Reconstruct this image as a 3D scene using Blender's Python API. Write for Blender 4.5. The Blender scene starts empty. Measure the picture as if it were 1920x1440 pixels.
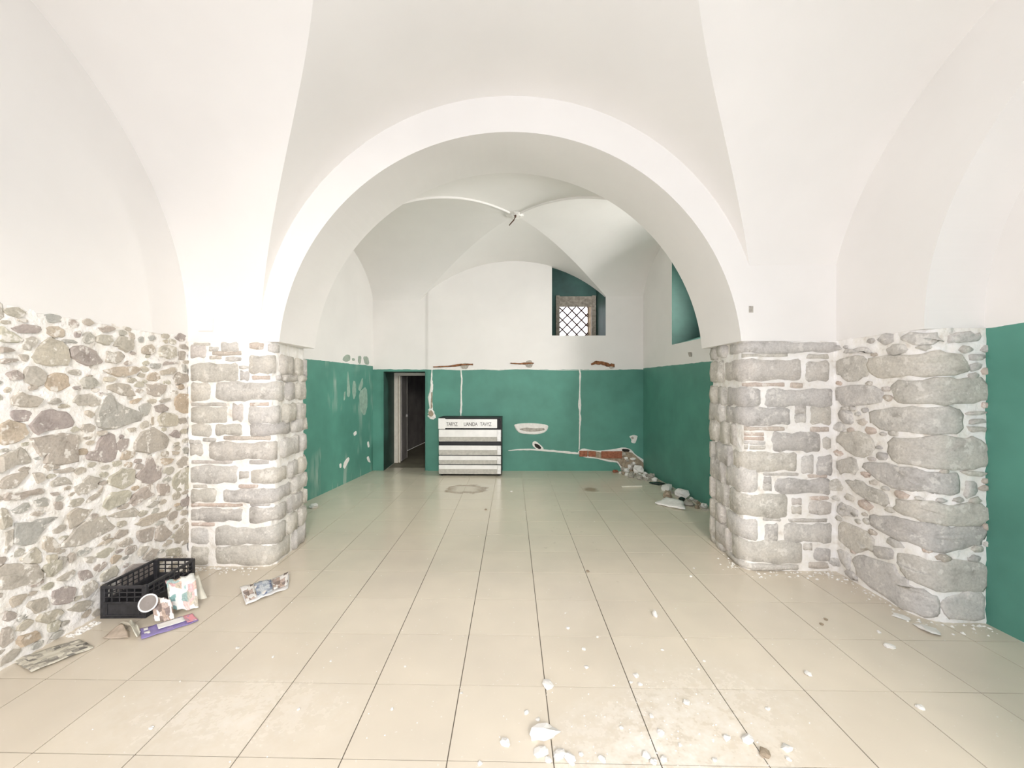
import bpy, math, random
import numpy as np
from mathutils import Vector

# ------------------------------------------------------------------ camera, light, exposure
F, CX, CY, H = 790.0, 960.0, 722.0, 1.75          # focal length in pixels of a 1920x1440 frame, horizon row, eye height
scene = bpy.context.scene
COL = scene.collection
cam_data = bpy.data.cameras.new('camera')
cam_data.sensor_fit = 'HORIZONTAL'
cam_data.sensor_width = 36.0
cam_data.lens = F / 1920 * 36.0
cam_data.shift_y = (CY - 720) / 1920
cam_data.clip_start = 0.02
cam = bpy.data.objects.new('camera', cam_data)
cam.location = (0, 0, H)
cam.rotation_euler = (math.pi / 2, 0, 0)
COL.objects.link(cam)
scene.camera = cam
scene.view_settings.view_transform = 'Standard'
scene.view_settings.look = 'None'
scene.view_settings.exposure = 0.17
scene.view_settings.gamma = 1.0
scene.view_settings.use_curve_mapping = False
scene.cycles.use_denoising = True
scene.cycles.max_bounces = 7
scene.cycles.diffuse_bounces = 5
scene.cycles.glossy_bounces = 3
scene.cycles.use_adaptive_sampling = True
scene.cycles.adaptive_threshold = 0.05
scene.cycles.adaptive_min_samples = 16
scene.cycles.use_light_tree = False
scene.cycles.sample_clamp_indirect = 8.0

world = bpy.data.worlds.new('daylight')
scene.world = world
world.use_nodes = True
bg = world.node_tree.nodes['Background']
bg.inputs[0].default_value = (0.955, 0.965, 1.05, 1)
bg.inputs[1].default_value = 3.7

def area_light(name, loc, rot, sx, sy, power, color=(1, 1, 1), portal=False, spread=180):
    d = bpy.data.lights.new(name, 'AREA')
    d.shape = 'RECTANGLE'
    d.size, d.size_y, d.energy, d.color = sx, sy, power, color
    d.spread = math.radians(spread)
    if portal:
        d.cycles.is_portal = True
    o = bpy.data.objects.new(name, d)
    o.location, o.rotation_euler = loc, rot
    COL.objects.link(o)
    return o
R90 = math.pi / 2
area_light('entrance_daylight', (-0.04, -0.95, 2.1), (R90, 0, 0), 4.4, 4.3, 1, portal=True)
area_light('sunlit_street', (1.1, -5.2, 4.4), (math.radians(72), 0, 0), 0.9, 1.6, 430, (1.0, 0.93, 0.84))
area_light('niche_fill_light', (3.70, 6.42, 3.3), (0, math.radians(80), 0), 0.85, 0.36, 54, (1.0, 0.97, 0.94), spread=105)  # unseen source added in the niche to fill the back room

# ------------------------------------------------------------------ helpers
def fl(px, py, z=0.0):                              # a pixel of the photo on a level plane
    t = (H - z) * F / (py - CY)
    return ((px - CX) / F * t, t, z)
def onY(px, py, Y):
    return ((px - CX) / F * Y, Y, H - (py - CY) / F * Y)
def mesh(name, verts, faces, mat, parent=None, smooth=False, mats=None, idx=None):
    m = bpy.data.meshes.new(name)
    m.from_pydata([tuple(v) for v in verts], [], faces)
    for mm in (mats or [mat]):
        m.materials.append(mm)
    if idx:
        m.polygons.foreach_set('material_index', idx)
    if smooth:
        m.polygons.foreach_set('use_smooth', [True] * len(m.polygons))
    m.update()
    o = bpy.data.objects.new(name, m)
    COL.objects.link(o)
    if parent:
        o.parent = parent
    return o
def tag(o, label, cat, group=None, kind=None):
    o['label'] = label
    o['category'] = cat
    if group: o['group'] = group
    if kind: o['kind'] = kind
    return o
def empty(name, loc=(0, 0, 0), rz=0.0):
    o = bpy.data.objects.new(name, None)
    o.empty_display_size = 0.1
    o.location, o.rotation_euler = loc, (0, 0, rz)
    COL.objects.link(o)
    return o
class B:
    """collects boxes, tubes, quads into one mesh"""
    def __init__(s): s.v, s.f = [], []
    def add(s, v, f):
        k = len(s.v); s.v += [tuple(p) for p in v]; s.f += [tuple(i + k for i in q) for q in f]; return s
    def box(s, x0, y0, z0, x1, y1, z1):
        return s.add([(x0, y0, z0), (x1, y0, z0), (x1, y1, z0), (x0, y1, z0), (x0, y0, z1), (x1, y0, z1), (x1, y1, z1), (x0, y1, z1)],
                     [(0, 3, 2, 1), (4, 5, 6, 7), (0, 1, 5, 4), (1, 2, 6, 5), (2, 3, 7, 6), (3, 0, 4, 7)])
    def bbox(s, x0, y0, z0, x1, y1, z1, b=0.004):        # box with chamfered edges
        v, f = [], []
        X, Y, Z = (x0, x1), (y0, y1), (z0, z1)
        idx = {}
        for i in (0, 1):
            for j in (0, 1):
                for k in (0, 1):
                    sx, sy, sz = (1, -1)[i], (1, -1)[j], (1, -1)[k]
                    idx[i, j, k] = len(v)
                    v += [(X[i], Y[j] + sy * b, Z[k] + sz * b), (X[i] + sx * b, Y[j], Z[k] + sz * b), (X[i] + sx * b, Y[j] + sy * b, Z[k])]
        def q(*c): f.append(tuple(c))
        for i in (0, 1):
            a = [idx[i, 0, 0], idx[i, 1, 0], idx[i, 1, 1], idx[i, 0, 1]]; q(*a)
        for j in (0, 1):
            a = [idx[0, j, 0] + 1, idx[1, j, 0] + 1, idx[1, j, 1] + 1, idx[0, j, 1] + 1]; q(*a)
        for k in (0, 1):
            a = [idx[0, 0, k] + 2, idx[1, 0, k] + 2, idx[1, 1, k] + 2, idx[0, 1, k] + 2]; q(*a)
        for j in (0, 1):
            for k in (0, 1):
                q(idx[0, j, k] + 1, idx[1, j, k] + 1, idx[1, j, k] + 2, idx[0, j, k] + 2)
        for i in (0, 1):
            for k in (0, 1):
                q(idx[i, 0, k], idx[i, 1, k], idx[i, 1, k] + 2, idx[i, 0, k] + 2)
        for i in (0, 1):
            for j in (0, 1):
                q(idx[i, j, 0], idx[i, j, 1], idx[i, j, 1] + 1, idx[i, j, 0] + 1)
        for c in idx.values(): q(c, c + 1, c + 2)
        return s.add(v, f)
    def tube(s, pts, r, n=8):
        pts = [Vector(p) for p in pts]
        rs = r if isinstance(r, (list, tuple)) else [r] * len(pts)
        v, f = [], []
        for i, p in enumerate(pts):
            d = (pts[min(i + 1, len(pts) - 1)] - pts[max(i - 1, 0)]).normalized()
            a = Vector((0, 0, 1)) if abs(d.z) < 0.9 else Vector((1, 0, 0))
            u = d.cross(a).normalized(); w = d.cross(u)
            for k in range(n):
                t = 2 * math.pi * k / n
                v.append(p + (u * math.cos(t) + w * math.sin(t)) * rs[i])
        for i in range(len(pts) - 1):
            for k in range(n):
                f.append((i * n + k, i * n + (k + 1) % n, (i + 1) * n + (k + 1) % n, (i + 1) * n + k))
        f.append(tuple(range(n))); f.append(tuple((len(pts) - 1) * n + k for k in range(n)))
        return s.add(v, f)
    def build(s, name, mat, parent=None, smooth=False):
        return mesh(name, s.v, s.f, mat, parent, smooth)

# ------------------------------------------------------------------ materials
def new_mat(name, rough=0.8, metal=0.0, spec=0.5):
    m = bpy.data.materials.new(name)
    m.use_nodes = True
    nt = m.node_tree
    p = nt.nodes['Principled BSDF']
    p.inputs['Roughness'].default_value = rough
    p.inputs['Metallic'].default_value = metal
    p.inputs['Specular IOR Level'].default_value = spec
    return m, nt, p
def N(nt, kind, **kw):
    n = nt.nodes.new(kind)
    for k, v in kw.items():
        if k in n.inputs.keys() if hasattr(n.inputs, 'keys') else False:
            n.inputs[k].default_value = v
        else:
            setattr(n, k, v)
    return n
def pos(nt):
    return nt.nodes.new('ShaderNodeNewGeometry').outputs['Position']
def noise(nt, vec, scale, detail=4, rough=0.55):
    detail = min(detail, 3)
    n = nt.nodes.new('ShaderNodeTexNoise')
    n.inputs['Scale'].default_value = scale
    n.inputs['Detail'].default_value = detail
    n.inputs['Roughness'].default_value = rough
    nt.links.new(vec, n.inputs['Vector'])
    return n.outputs['Fac']
def ramp(nt, fac, stops):
    r = nt.nodes.new('ShaderNodeValToRGB')
    e = r.color_ramp.elements
    while len(e) < len(stops): e.new(0.5)
    for k, (p, c) in enumerate(stops):
        e[k].position = p
        e[k].color = tuple(c) + (1,) if len(c) == 3 else c
    nt.links.new(fac, r.inputs[0])
    return r.outputs['Color']
def mix(nt, fac, a, b, mode='MIX'):
    m = nt.nodes.new('ShaderNodeMix')
    m.data_type = 'RGBA'
    m.blend_type = mode
    for s, v in ((m.inputs[0], fac), (m.inputs[6], a), (m.inputs[7], b)):
        if hasattr(v, 'links'): nt.links.new(v, s)
        elif isinstance(v, (int, float)): s.default_value = v
        else: s.default_value = tuple(v) + (1,) if len(v) == 3 else v
    return m.outputs[2]
def math_(nt, op, a, b=0.0, c=0.0, clamp=False):
    m = nt.nodes.new('ShaderNodeMath')
    m.operation = op
    m.use_clamp = clamp
    for s, v in zip(m.inputs, (a, b, c)):
        if hasattr(v, 'links'): nt.links.new(v, s)
        else: s.default_value = v
    return m.outputs[0]
def sep(nt, vec):
    s = nt.nodes.new('ShaderNodeSeparateXYZ')
    nt.links.new(vec, s.inputs[0])
    return s.outputs
def bump(nt, p, height, strength=0.3, dist=0.01):
    b = nt.nodes.new('ShaderNodeBump')
    b.inputs['Strength'].default_value = strength
    b.inputs['Distance'].default_value = dist
    nt.links.new(height, b.inputs['Height'])
    nt.links.new(b.outputs['Normal'], p.inputs['Normal'])
def scaled(nt, vec, sx, sy, sz):
    m = nt.nodes.new('ShaderNodeMapping')
    m.inputs['Scale'].default_value = (sx, sy, sz)
    nt.links.new(vec, m.inputs['Vector'])
    return m.outputs[0]
def plain(name, c, rough=0.7, metal=0.0, var=0.12, scale=14.0, b=0.0, spec=0.5):
    m, nt, p = new_mat(name, rough, metal, spec)
    co = nt.nodes.new('ShaderNodeTexCoord').outputs['Object']
    n = noise(nt, co, scale)
    d = tuple(x * (1 - var) for x in c); u = tuple(min(1, x * (1 + var)) for x in c)
    nt.links.new(ramp(nt, n, [(0.3, d), (0.7, u)]), p.inputs['Base Color'])
    if b: bump(nt, p, n, b, 0.005)
    return m

WHITE = (0.87, 0.85, 0.82)
GREEN = (0.100, 0.290, 0.228)
def plaster(name, c=WHITE):
    m, nt, p = new_mat(name, 0.9, 0, 0.2)
    v = pos(nt)
    n1 = noise(nt, v, 1.6, 3)
    nt.links.new(ramp(nt, n1, [(0.3, tuple(x * 0.965 for x in c)), (0.7, c)]), p.inputs['Base Color'])
    bump(nt, p, n1, 0.3, 0.03)
    return m
def painted(name, zt, scrape=0.0):
    """white plaster above, green oil paint below zt with a hand-cut edge"""
    m, nt, p = new_mat(name, 0.75, 0, 0.3)
    v = pos(nt)
    z = sep(nt, v)[2]
    wob = math_(nt, 'MULTIPLY_ADD', noise(nt, v, 5.0, 4), 0.035, -0.0175)
    up = math_(nt, 'GREATER_THAN', math_(nt, 'ADD', z, wob), zt)
    n1 = noise(nt, v, 1.8, 5)
    g = ramp(nt, n1, [(0.3, tuple(x * 0.88 for x in GREEN)), (0.7, tuple(x * 1.12 for x in GREEN))])
    if scrape:
        s1 = noise(nt, scaled(nt, v, 5.0, 5.0, 0.9), 1.0, 6, 0.6)
        s2 = noise(nt, v, 0.9, 2)
        k = math_(nt, 'MULTIPLY', ramp(nt, s1, [(0.54, (0, 0, 0)), (0.62, (1, 1, 1))]), ramp(nt, s2, [(0.48, (0, 0, 0)), (0.6, (1, 1, 1))]))
        g = mix(nt, math_(nt, 'MULTIPLY', k, scrape), g, (0.42, 0.52, 0.45))
    w = ramp(nt, n1, [(0.3, tuple(x * 0.955 for x in WHITE)), (0.7, WHITE)])
    nt.links.new(mix(nt, up, g, w), p.inputs['Base Color'])
    nt.links.new(math_(nt, 'MULTIPLY_ADD', up, 0.35, 0.5), p.inputs['Roughness'])
    bump(nt, p, n1, 0.2, 0.02)
    return m
M_PLASTER = plaster('white_plaster')
M_BACK = painted('painted_back_wall', 2.07)
M_BACKL = painted('painted_scraped_wall', 2.14, 0.75)
M_NICHE = painted('painted_niche_wall', 2.17)
M_GREENSHADE = plain('shaded_green_paint', tuple(x * 0.36 for x in GREEN), 0.6, var=0.25, scale=3)  # wall green darkened so the colour itself carries the shade of the recesses
M_LIME = plaster('lime_mortar', (0.9, 0.87, 0.81))
def mortar_mat():
    m, nt, p = new_mat('repointing_mortar', 0.95, 0, 0.1)
    v = pos(nt)
    n1, n2 = noise(nt, v, 7, 6, 0.65), noise(nt, v, 38, 5, 0.7)
    c = ramp(nt, n1, [(0.25, (0.66, 0.60, 0.52)), (0.4, (0.89, 0.86, 0.80)), (0.6, (0.96, 0.94, 0.91))])
    nt.links.new(c, p.inputs['Base Color'])
    bump(nt, p, math_(nt, 'ADD', n1, math_(nt, 'MULTIPLY', n2, 0.35)), 0.7, 0.025)
    return m
M_MORTAR = mortar_mat()
def stone_mat(name, cols, smear=0.5):
    m, nt, p = new_mat(name, 0.92, 0, 0.15)
    v = pos(nt)
    rnd = nt.nodes.new('ShaderNodeObjectInfo').outputs['Random']
    base = ramp(nt, rnd, [(k / (len(cols) - 1), c) for k, c in enumerate(cols)])
    n1, n2 = noise(nt, v, 9, 8, 0.68), noise(nt, v, 60, 4, 0.7)
    c = mix(nt, 0.75, base, ramp(nt, n1, [(0.25, (0.6, 0.58, 0.56)), (0.45, (1, 1, 1)), (0.75, (1.2, 1.18, 1.15))]), 'MULTIPLY')
    c = mix(nt, 0.5, c, ramp(nt, n2, [(0.3, (0.72, 0.7, 0.68)), (0.6, (1.12, 1.12, 1.12))]), 'MULTIPLY')
    sm = math_(nt, 'MULTIPLY', ramp(nt, noise(nt, v, 11, 7, 0.75), [(0.56, (0, 0, 0)), (0.63, (1, 1, 1))]), smear)
    c = mix(nt, sm, c, (0.86, 0.83, 0.77))
    nt.links.new(c, p.inputs['Base Color'])
    bump(nt, p, math_(nt, 'ADD', n1, math_(nt, 'MULTIPLY', n2, 0.3)), 0.5, 0.015)
    return m
M_RUBBLE = stone_mat('field_stone', [(0.436, 0.386, 0.337), (0.515, 0.485, 0.426), (0.525, 0.436, 0.337), (0.446, 0.446, 0.416), (0.544, 0.505, 0.416), (0.406, 0.356, 0.337), (0.515, 0.495, 0.406), (0.465, 0.406, 0.366)], 0.75)
M_ASHLAR = stone_mat('cut_stone', [(0.55, 0.53, 0.49), (0.62, 0.60, 0.57), (0.50, 0.48, 0.46), (0.60, 0.57, 0.51), (0.54, 0.52, 0.47), (0.60, 0.56, 0.53)], 0.45)
M_BRICKTHIN = stone_mat('thin_brick', [(0.60, 0.47, 0.40), (0.58, 0.54, 0.48), (0.60, 0.50, 0.44), (0.52, 0.47, 0.41)], 0.6)

def tile_mat():
    m, nt, p = new_mat('beige_floor_tile', 0.3, 0, 0.5)
    v = pos(nt)
    x, y, z = sep(nt, v)
    rnd = nt.nodes.new('ShaderNodeObjectInfo').outputs['Random']
    n1 = noise(nt, v, 1.1, 5, 0.6)
    n2 = noise(nt, v, 9, 6, 0.8)
    c = ramp(nt, rnd, [(0, (0.70, 0.635, 0.53)), (1, (0.735, 0.67, 0.56))])
    c = mix(nt, 0.6, c, ramp(nt, n1, [(0.3, (0.86, 0.85, 0.84)), (0.7, (1.08, 1.06, 1.03))]), 'MULTIPLY')
    # dried dirt film that dulls the far room
    film = ramp(nt, math_(nt, 'MULTIPLY_ADD', n1, 2.0, math_(nt, 'MULTIPLY', y, 0.28)), [(0.0, (0, 0, 0)), (1.0, (1, 1, 1))])
    far = math_(nt, 'MULTIPLY', math_(nt, 'SUBTRACT', y, 4.4, clamp=True), 0.55)
    c = mix(nt, far, c, (0.68, 0.63, 0.50))
    # plaster dust spilled on the tiles near the entrance
    def spot(cx, cy, rx, ry):
        a = math_(nt, 'DIVIDE', math_(nt, 'SUBTRACT', x, cx), rx)
        b = math_(nt, 'DIVIDE', math_(nt, 'SUBTRACT', y, cy), ry)
        return math_(nt, 'SQRT', math_(nt, 'ADD', math_(nt, 'MULTIPLY', a, a), math_(nt, 'MULTIPLY', b, b)))
    d = None
    for cx, cy, rx, ry, s in ((0.75, 2.0, 0.75, 0.42, 1.0), (-1.55, 2.25, 0.9, 0.4, 0.55), (1.1, 2.35, 0.8, 0.4, 0.5)):
        k = math_(nt, 'MULTIPLY', math_(nt, 'SUBTRACT', 1.0, spot(cx, cy, rx, ry), clamp=True), s)
        d = k if d is None else math_(nt, 'ADD', d, k)
    dust = math_(nt, 'MULTIPLY', d, ramp(nt, n2, [(0.36, (0, 0, 0)), (0.70, (1, 1, 1))]), clamp=True)
    c = mix(nt, dust, c, (0.90, 0.87, 0.81))
    # general fine white specks
    sp = ramp(nt, noise(nt, v, 42, 2), [(0.70, (0, 0, 0)), (0.74, (1, 1, 1))])
    c = mix(nt, math_(nt, 'MULTIPLY', sp, 0.5), c, (0.85, 0.83, 0.79))
    # brown water-ring stains in the far room, scuffs
    for px, py, rx, ry, ring in ((873, 917, 0.37, 0.105, True), (1108, 918, 0.16, 0.07, False)):
        cx, cy, _ = fl(px, py)
        r = math_(nt, 'ADD', spot(cx, cy, rx, ry * 3), math_(nt, 'MULTIPLY_ADD', noise(nt, v, 6, 4), 0.9, -0.45))
        k = ramp(nt, r, [(0.45, (0.12,) * 3), (0.85, (0.95,) * 3), (1.0, (0,) * 3)] if ring else [(0.4, (0.75,) * 3), (0.9, (0,) * 3)])
        c = mix(nt, math_(nt, 'MULTIPLY', k, 0.8), c, (0.20, 0.125, 0.05))
    k = math_(nt, 'MULTIPLY', ramp(nt, noise(nt, v, 7, 5, 0.7), [(0.64, (0, 0, 0)), (0.72, (1, 1, 1))]), math_(nt, 'MULTIPLY', math_(nt, 'SUBTRACT', 1.0, spot(0.75, 5.0, 0.8, 2.2), clamp=True), 0.5))
    c = mix(nt, k, c, (0.3, 0.26, 0.2))
    nt.links.new(c, p.inputs['Base Color'])
    rr = math_(nt, 'MULTIPLY_ADD', n1, 0.18, math_(nt, 'MULTIPLY_ADD', dust, 0.4, 0.12))
    nt.links.new(rr, p.inputs['Roughness'])
    bump(nt, p, n1, 0.06, 0.01)
    return m
M_TILE = tile_mat()
def grout_mat():
    m, nt, p = new_mat('floor_grout', 0.9)
    v = pos(nt)
    c = ramp(nt, noise(nt, v, 2.5), [(0.3, (0.08, 0.068, 0.052)), (0.7, (0.20, 0.17, 0.13))])
    far = math_(nt, 'MULTIPLY', math_(nt, 'SUBTRACT', sep(nt, v)[1], 4.6), 0.45, clamp=True)     # joints silted up with dirt further in
    nt.links.new(mix(nt, far, c, (0.52, 0.48, 0.38)), p.inputs['Base Color'])
    return m
M_GROUT = grout_mat()
M_BLACK = plain('black_plastic', (0.030, 0.030, 0.034), 0.5, var=0.4, scale=25, b=0.2)
M_BLACKMET = plain('black_painted_metal', (0.008, 0.008, 0.009), 0.5, var=0.3)
M_STEEL = plain('scuffed_white_enamel', (0.90, 0.89, 0.87), 0.18, 0.0, var=0.06, scale=6)
M_BRUSHED = plain('dull_brushed_metal', (0.66, 0.65, 0.62), 0.3, 0.3, var=0.12, scale=20)
M_RUST = plain('rusty_iron', (0.24, 0.10, 0.04), 0.9, var=0.5, scale=25, b=0.5)
M_RUSTBAR = plain('dark_iron_bar', (0.085, 0.045, 0.03), 0.8, var=0.4, scale=30)
M_WOOD = plain('weathered_wood', (0.36, 0.31, 0.24), 0.8, var=0.35, scale=18, b=0.3)
M_CREAM = plain('cream_painted_wood', (0.88, 0.83, 0.72), 0.55, var=0.06)
M_CORRIDOR = plain('dingy_wall_shaded_leaf', (0.36, 0.335, 0.32), 0.9, var=0.2, scale=3)
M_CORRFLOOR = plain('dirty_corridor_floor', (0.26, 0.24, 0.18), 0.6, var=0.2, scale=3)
M_HOLE = plain('dark_cavity', (0.03, 0.027, 0.022), 1.0, var=0.4)
M_CHIP = plain('broken_plaster', (0.84, 0.82, 0.78), 0.95, var=0.08, scale=20, b=0.5)
M_DIRT = plain('brown_rubble', (0.36, 0.29, 0.21), 0.95, var=0.35, scale=25, b=0.6)
M_GREYR = plain('grey_rubble', (0.44, 0.41, 0.36), 0.95, var=0.3, scale=25, b=0.6)
M_REDBRICK = plain('red_brick', (0.34, 0.13, 0.075), 0.95, var=0.3, scale=25, b=0.6)
M_GLASSBOT = plain('dark_bottle_shard', (0.01, 0.02, 0.015), 0.2, var=0.3)
M_INK = plain('faded_black_ink', (0.10, 0.09, 0.09), 0.8, var=0.5, scale=40)

rng = random.Random(7)
def structure(o, label, cat):
    return tag(o, label, cat, kind='structure')

# ------------------------------------------------------------------ floor
floor = B().box(-4.3, -1.0, -0.2, 4.3, 9.6, -0.004).build('floor', M_GROUT)
structure(floor, 'beige square-tiled floor littered with plaster dust', 'floor')
T, SH = 0.4945, -0.021
def tile_mesh():
    w, g, b = T, 0.0028, 0.0
    v, f = [], []
    for k, (ins, z) in enumerate(((0, -0.012), (0, -0.0015), (b, 0.0))):
        for cx, cy in ((0, 0), (1, 0), (1, 1), (0, 1)):
            x = g + ins + cx * (w - 2 * (g + ins)); y = g + ins + cy * (w - 2 * (g + ins)) + SH * x
            v.append((x, y, z))
    for k in (0, 4):
        for i in range(4): f.append((k + i, k + (i + 1) % 4, k + 4 + (i + 1) % 4, k + 4 + i))
    f.append((8, 9, 10, 11))
    m = bpy.data.meshes.new('tile'); m.from_pydata(v, [], f); m.materials.append(M_TILE); m.update()
    return m
TM = tile_mesh()
for i in range(-7, 7):
    for j in range(-5, 14):
        x = 0.193 + i * T; y = 1.957 + j * 0.4945 + SH * x
        if y + T < -0.7 or y > 8.6: continue
        if x > 2.95 and y > 3.3 or x + T < -3.16: continue
        o = bpy.data.objects.new('tile', TM)
        o.location = (x, y, rng.uniform(-0.0004, 0.0004)); o.parent = floor
        COL.objects.link(o)

# ------------------------------------------------------------------ vaulted ceilings
def vault(name, rows, cx, g_of, z_of, zl_of, zr_of, xl, xr, label, nc=36, nlat=8):
    v, f = [], []
    n = nc + 2 * nlat + 1
    for Y in rows:
        g = g_of(Y); zs = zl_of(Y)
        for k in range(nlat):                       # left cell, ruled up to the groin
            t = k / nlat
            v.append((xl + (cx - g - xl) * t, Y, zs))
        for k in range(nc + 1):
            a = -1 + 2 * k / nc
            x = g * math.sin(a * math.pi / 2)
            v.append((cx + x, Y, zs if k in (0, nc) else z_of(x, Y)))
        zr = zr_of(Y)
        for k in range(1, nlat + 1):
            t = k / nlat
            v.append((cx + g + (xr - cx - g) * t, Y, zs + (zr - zs) * min(1, t * 1.0)))
    for r in range(len(rows) - 1):
        for k in range(n - 1):
            f.append((r * n + k, r * n + k + 1, (r + 1) * n + k + 1, (r + 1) * n + k))
    o = mesh(name, v, f, M_PLASTER, smooth=True)
    bpy.context.view_layer.update()
    m = o.data
    sharp = set()
    for r in range(len(rows) - 1):
        for k in (nlat, nlat + nc):
            sharp.add((r * n + k, (r + 1) * n + k))
    at = m.attributes.new('sharp_edge', 'BOOLEAN', 'EDGE')
    at.data.foreach_set('value', [tuple(sorted(e.vertices)) in sharp for e in m.edges])
    structure(o, label, 'ceiling')
    return o
def ZL(Y): return 2.2 + math.sqrt(max(0, 2.25 ** 2 - (Y - 1.82) ** 2))
def ZR(Y): return 2.2 + 2.1 * math.sqrt(max(0, 1 - ((Y - 1.85) / 2.22) ** 2))
def ZC(x, Y): return 2.1 + math.sqrt(max(0, 2.4 ** 2 - x * x)) + 0.08 * (4.07 - Y) * min(1, max(0, (Y + 0.5) / 1.0))
def GC(Y):
    h = ZL(Y) - 2.1 - 0.08 * (4.07 - Y) * min(1, max(0, (Y + 0.5) / 1.0))
    return math.sqrt(max(0.0, 2.4 ** 2 - h * h))
rows = [1.82 + 2.25 * math.sin(math.radians(-90 + 180 * k / 80)) for k in range(81)]
vault('ceiling_front', rows, -0.04, GC, ZC, ZL, ZR, -3.2, 3.1, 'white groin vault over the front room')
def ZB(Y): return 3.3 + 1.15 * math.sqrt(max(0, 1 - ((Y - 6.7) / 1.95) ** 2))
def DM(Y): return 0.17 * (1 - ((Y - 6.7) / 1.9) ** 2)
def ZA(x, Y): return 1.51 + math.sqrt(max(0, 2.77 ** 2 - x * x)) + DM(Y)
def GB(Y): return math.sqrt(max(0, 2.77 ** 2 - (ZB(Y) - 1.51 - DM(Y)) ** 2))
rowsb = [6.7 + 1.95 * math.sin(math.radians(-90 + 180 * k / 80)) for k in range(81)]
ceil_back = vault('ceiling_back', rowsb, 0.05, GB, ZA, ZB, ZB, -3.3, 3.05, 'white groin vault over the green back room')
# raised plaster fillets on the two near groins, lump and hook at the crown
for s in (-1, 1):
    pts = []
    for k in range(25):
        Y = 6.66 - (6.66 - 5.05) * k / 24
        pts.append((0.05 + s * GB(Y), Y, ZB(Y) - 0.004))
    B().tube(pts, [0.02] * 25, 6).build('groin_fillet', M_PLASTER, ceil_back, True)
def lump_mesh(name, mat, seed, n=10, m=6, sx=1, sy=1, sz=1, jag=0.25):
    r = random.Random(seed)
    v, f = [(0, 0, sz)], []
    for i in range(1, m):
        a = math.pi * i / m
        for k in range(n):
            t = 2 * math.pi * (k + 0.5 * (i % 2)) / n
            q = 1 + r.uniform(-jag, jag)
            v.append((math.sin(a) * math.cos(t) * sx * q, math.sin(a) * math.sin(t) * sy * q, math.cos(a) * sz * q))
    v.append((0, 0, -sz))
    for k in range(n): f.append((0, 1 + k, 1 + (k + 1) % n))
    for i in range(m - 2):
        for k in range(n):
            a, b = 1 + i * n + k, 1 + i * n + (k + 1) % n
            f.append((a, a + n, b + n, b))
    l = len(v) - 1
    for k in range(n): f.append((l, 1 + (m - 2) * n + (k + 1) % n, 1 + (m - 2) * n + k))
    me = bpy.data.meshes.new(name); me.from_pydata(v, [], f); me.materials.append(mat); me.update()
    return me
boss = bpy.data.objects.new('crown_plaster', lump_mesh('crown_plaster', M_CHIP, 3, 14, 8, 0.13, 0.13, 0.045, 0.18))
boss.location = (0.05, 6.68, 4.445); boss.parent = ceil_back; COL.objects.link(boss)
hook = B().tube([(0.055, 6.6, 4.43), (0.05, 6.58, 4.37), (0.03, 6.58, 4.33), (-0.01, 6.57, 4.28), (-0.045, 6.56, 4.235)], [0.022, 0.012, 0.010, 0.009, 0.007], 7).build('ceiling_hook', M_RUSTBAR)
tag(hook, 'bent dark iron hook hanging from the crown of the back vault', 'hook')

# ------------------------------------------------------------------ walls
def yf(x): return 4.01 - 0.0194 * x
def arch_wall(name, cols, y_front, y_back, ztop, mat, label, soffit_mat=None):
    """cols: list of (x, z_bottom) left to right"""
    v, f = [], []
    for x, zb in cols:
        v += [(x, y_front(x), zb), (x, y_front(x), ztop), (x, y_back, zb), (x, y_back, ztop)]
    for i in range(len(cols) - 1):
        a, b = 4 * i, 4 * i + 4
        f += [(a, b, b + 1, a + 1), (a + 2, a + 3, b + 3, b + 2), (a, a + 2, b + 2, b)]
    n = 4 * (len(cols) - 1)
    f += [(0, 1, 3, 2), (n, n + 2, n + 3, n + 1)]
    o = mesh(name, v, f, mat)
    structure(o, label, 'wall')
    return o
def arc_cols(cx, cz, R, zs, n=72):
    a0 = math.asin((zs - cz) / R)
    return [(cx - R * math.cos(a), cz + R * math.sin(a)) for a in [a0 + (math.pi - 2 * a0) * k / n for k in range(n + 1)]]
cols = [(-3.25, 2.17)] + arc_cols(-0.04, 1.95, 2.21, 2.165) + [(3.12, 2.165)]
mid = arch_wall('wall_middle', cols, yf, 4.79, 5.3, M_PLASTER, 'white plastered arch dividing the front room from the back room')
B().box(-3.02, 4.055, 2.27, -2.88, 4.071, 2.39).build('cover_plate', M_PLASTER, mid)
o = onY(1408, 580, yf(2.25)); B().box(o[0] - 0.02, o[1] - 0.004, o[2] - 0.03, o[0] + 0.02, o[1] + 0.02, o[2] + 0.03).build('patch', M_GREYR, mid)
# wall with the entrance arch behind the viewpoint
cols = [(-3.6, 0)] + [(-1.98, 0)] + arc_cols(-0.04, 1.95, 1.93, 1.96, 40) + [(1.9, 0), (3.9, 0)]
arch_wall('wall_rear', cols, lambda x: -0.85, -0.6, 5.3, M_PLASTER, 'white plastered entrance wall with a wide arch')
# left wall: plaster lunette above the stripped stone
v = [(-3.13, -0.7, 2.3), (-3.13, 2.5, 2.232), (-3.13, 4.3, 2.195), (-3.13, 4.3, 5.3), (-3.13, 2.5, 5.3), (-3.13, -0.7, 5.3),
     (-3.3, -0.7, 2.3), (-3.3, 2.5, 2.232), (-3.3, 4.3, 2.195)]
wl = mesh('wall_left', v, [(0, 1, 4, 5), (1, 2, 3, 4), (0, 6, 7, 1), (1, 7, 8, 2)], M_PLASTER)
mesh('backing', [(-3.19, -0.7, -.1), (-3.19, 4.2, -.1), (-3.19, 4.2, 2.5), (-3.19, -0.7, 2.5)], [(0, 1, 2, 3)], M_MORTAR, wl)
structure(wl, 'rubble stone wall with white plaster lunette above, beside the crate', 'wall')
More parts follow.
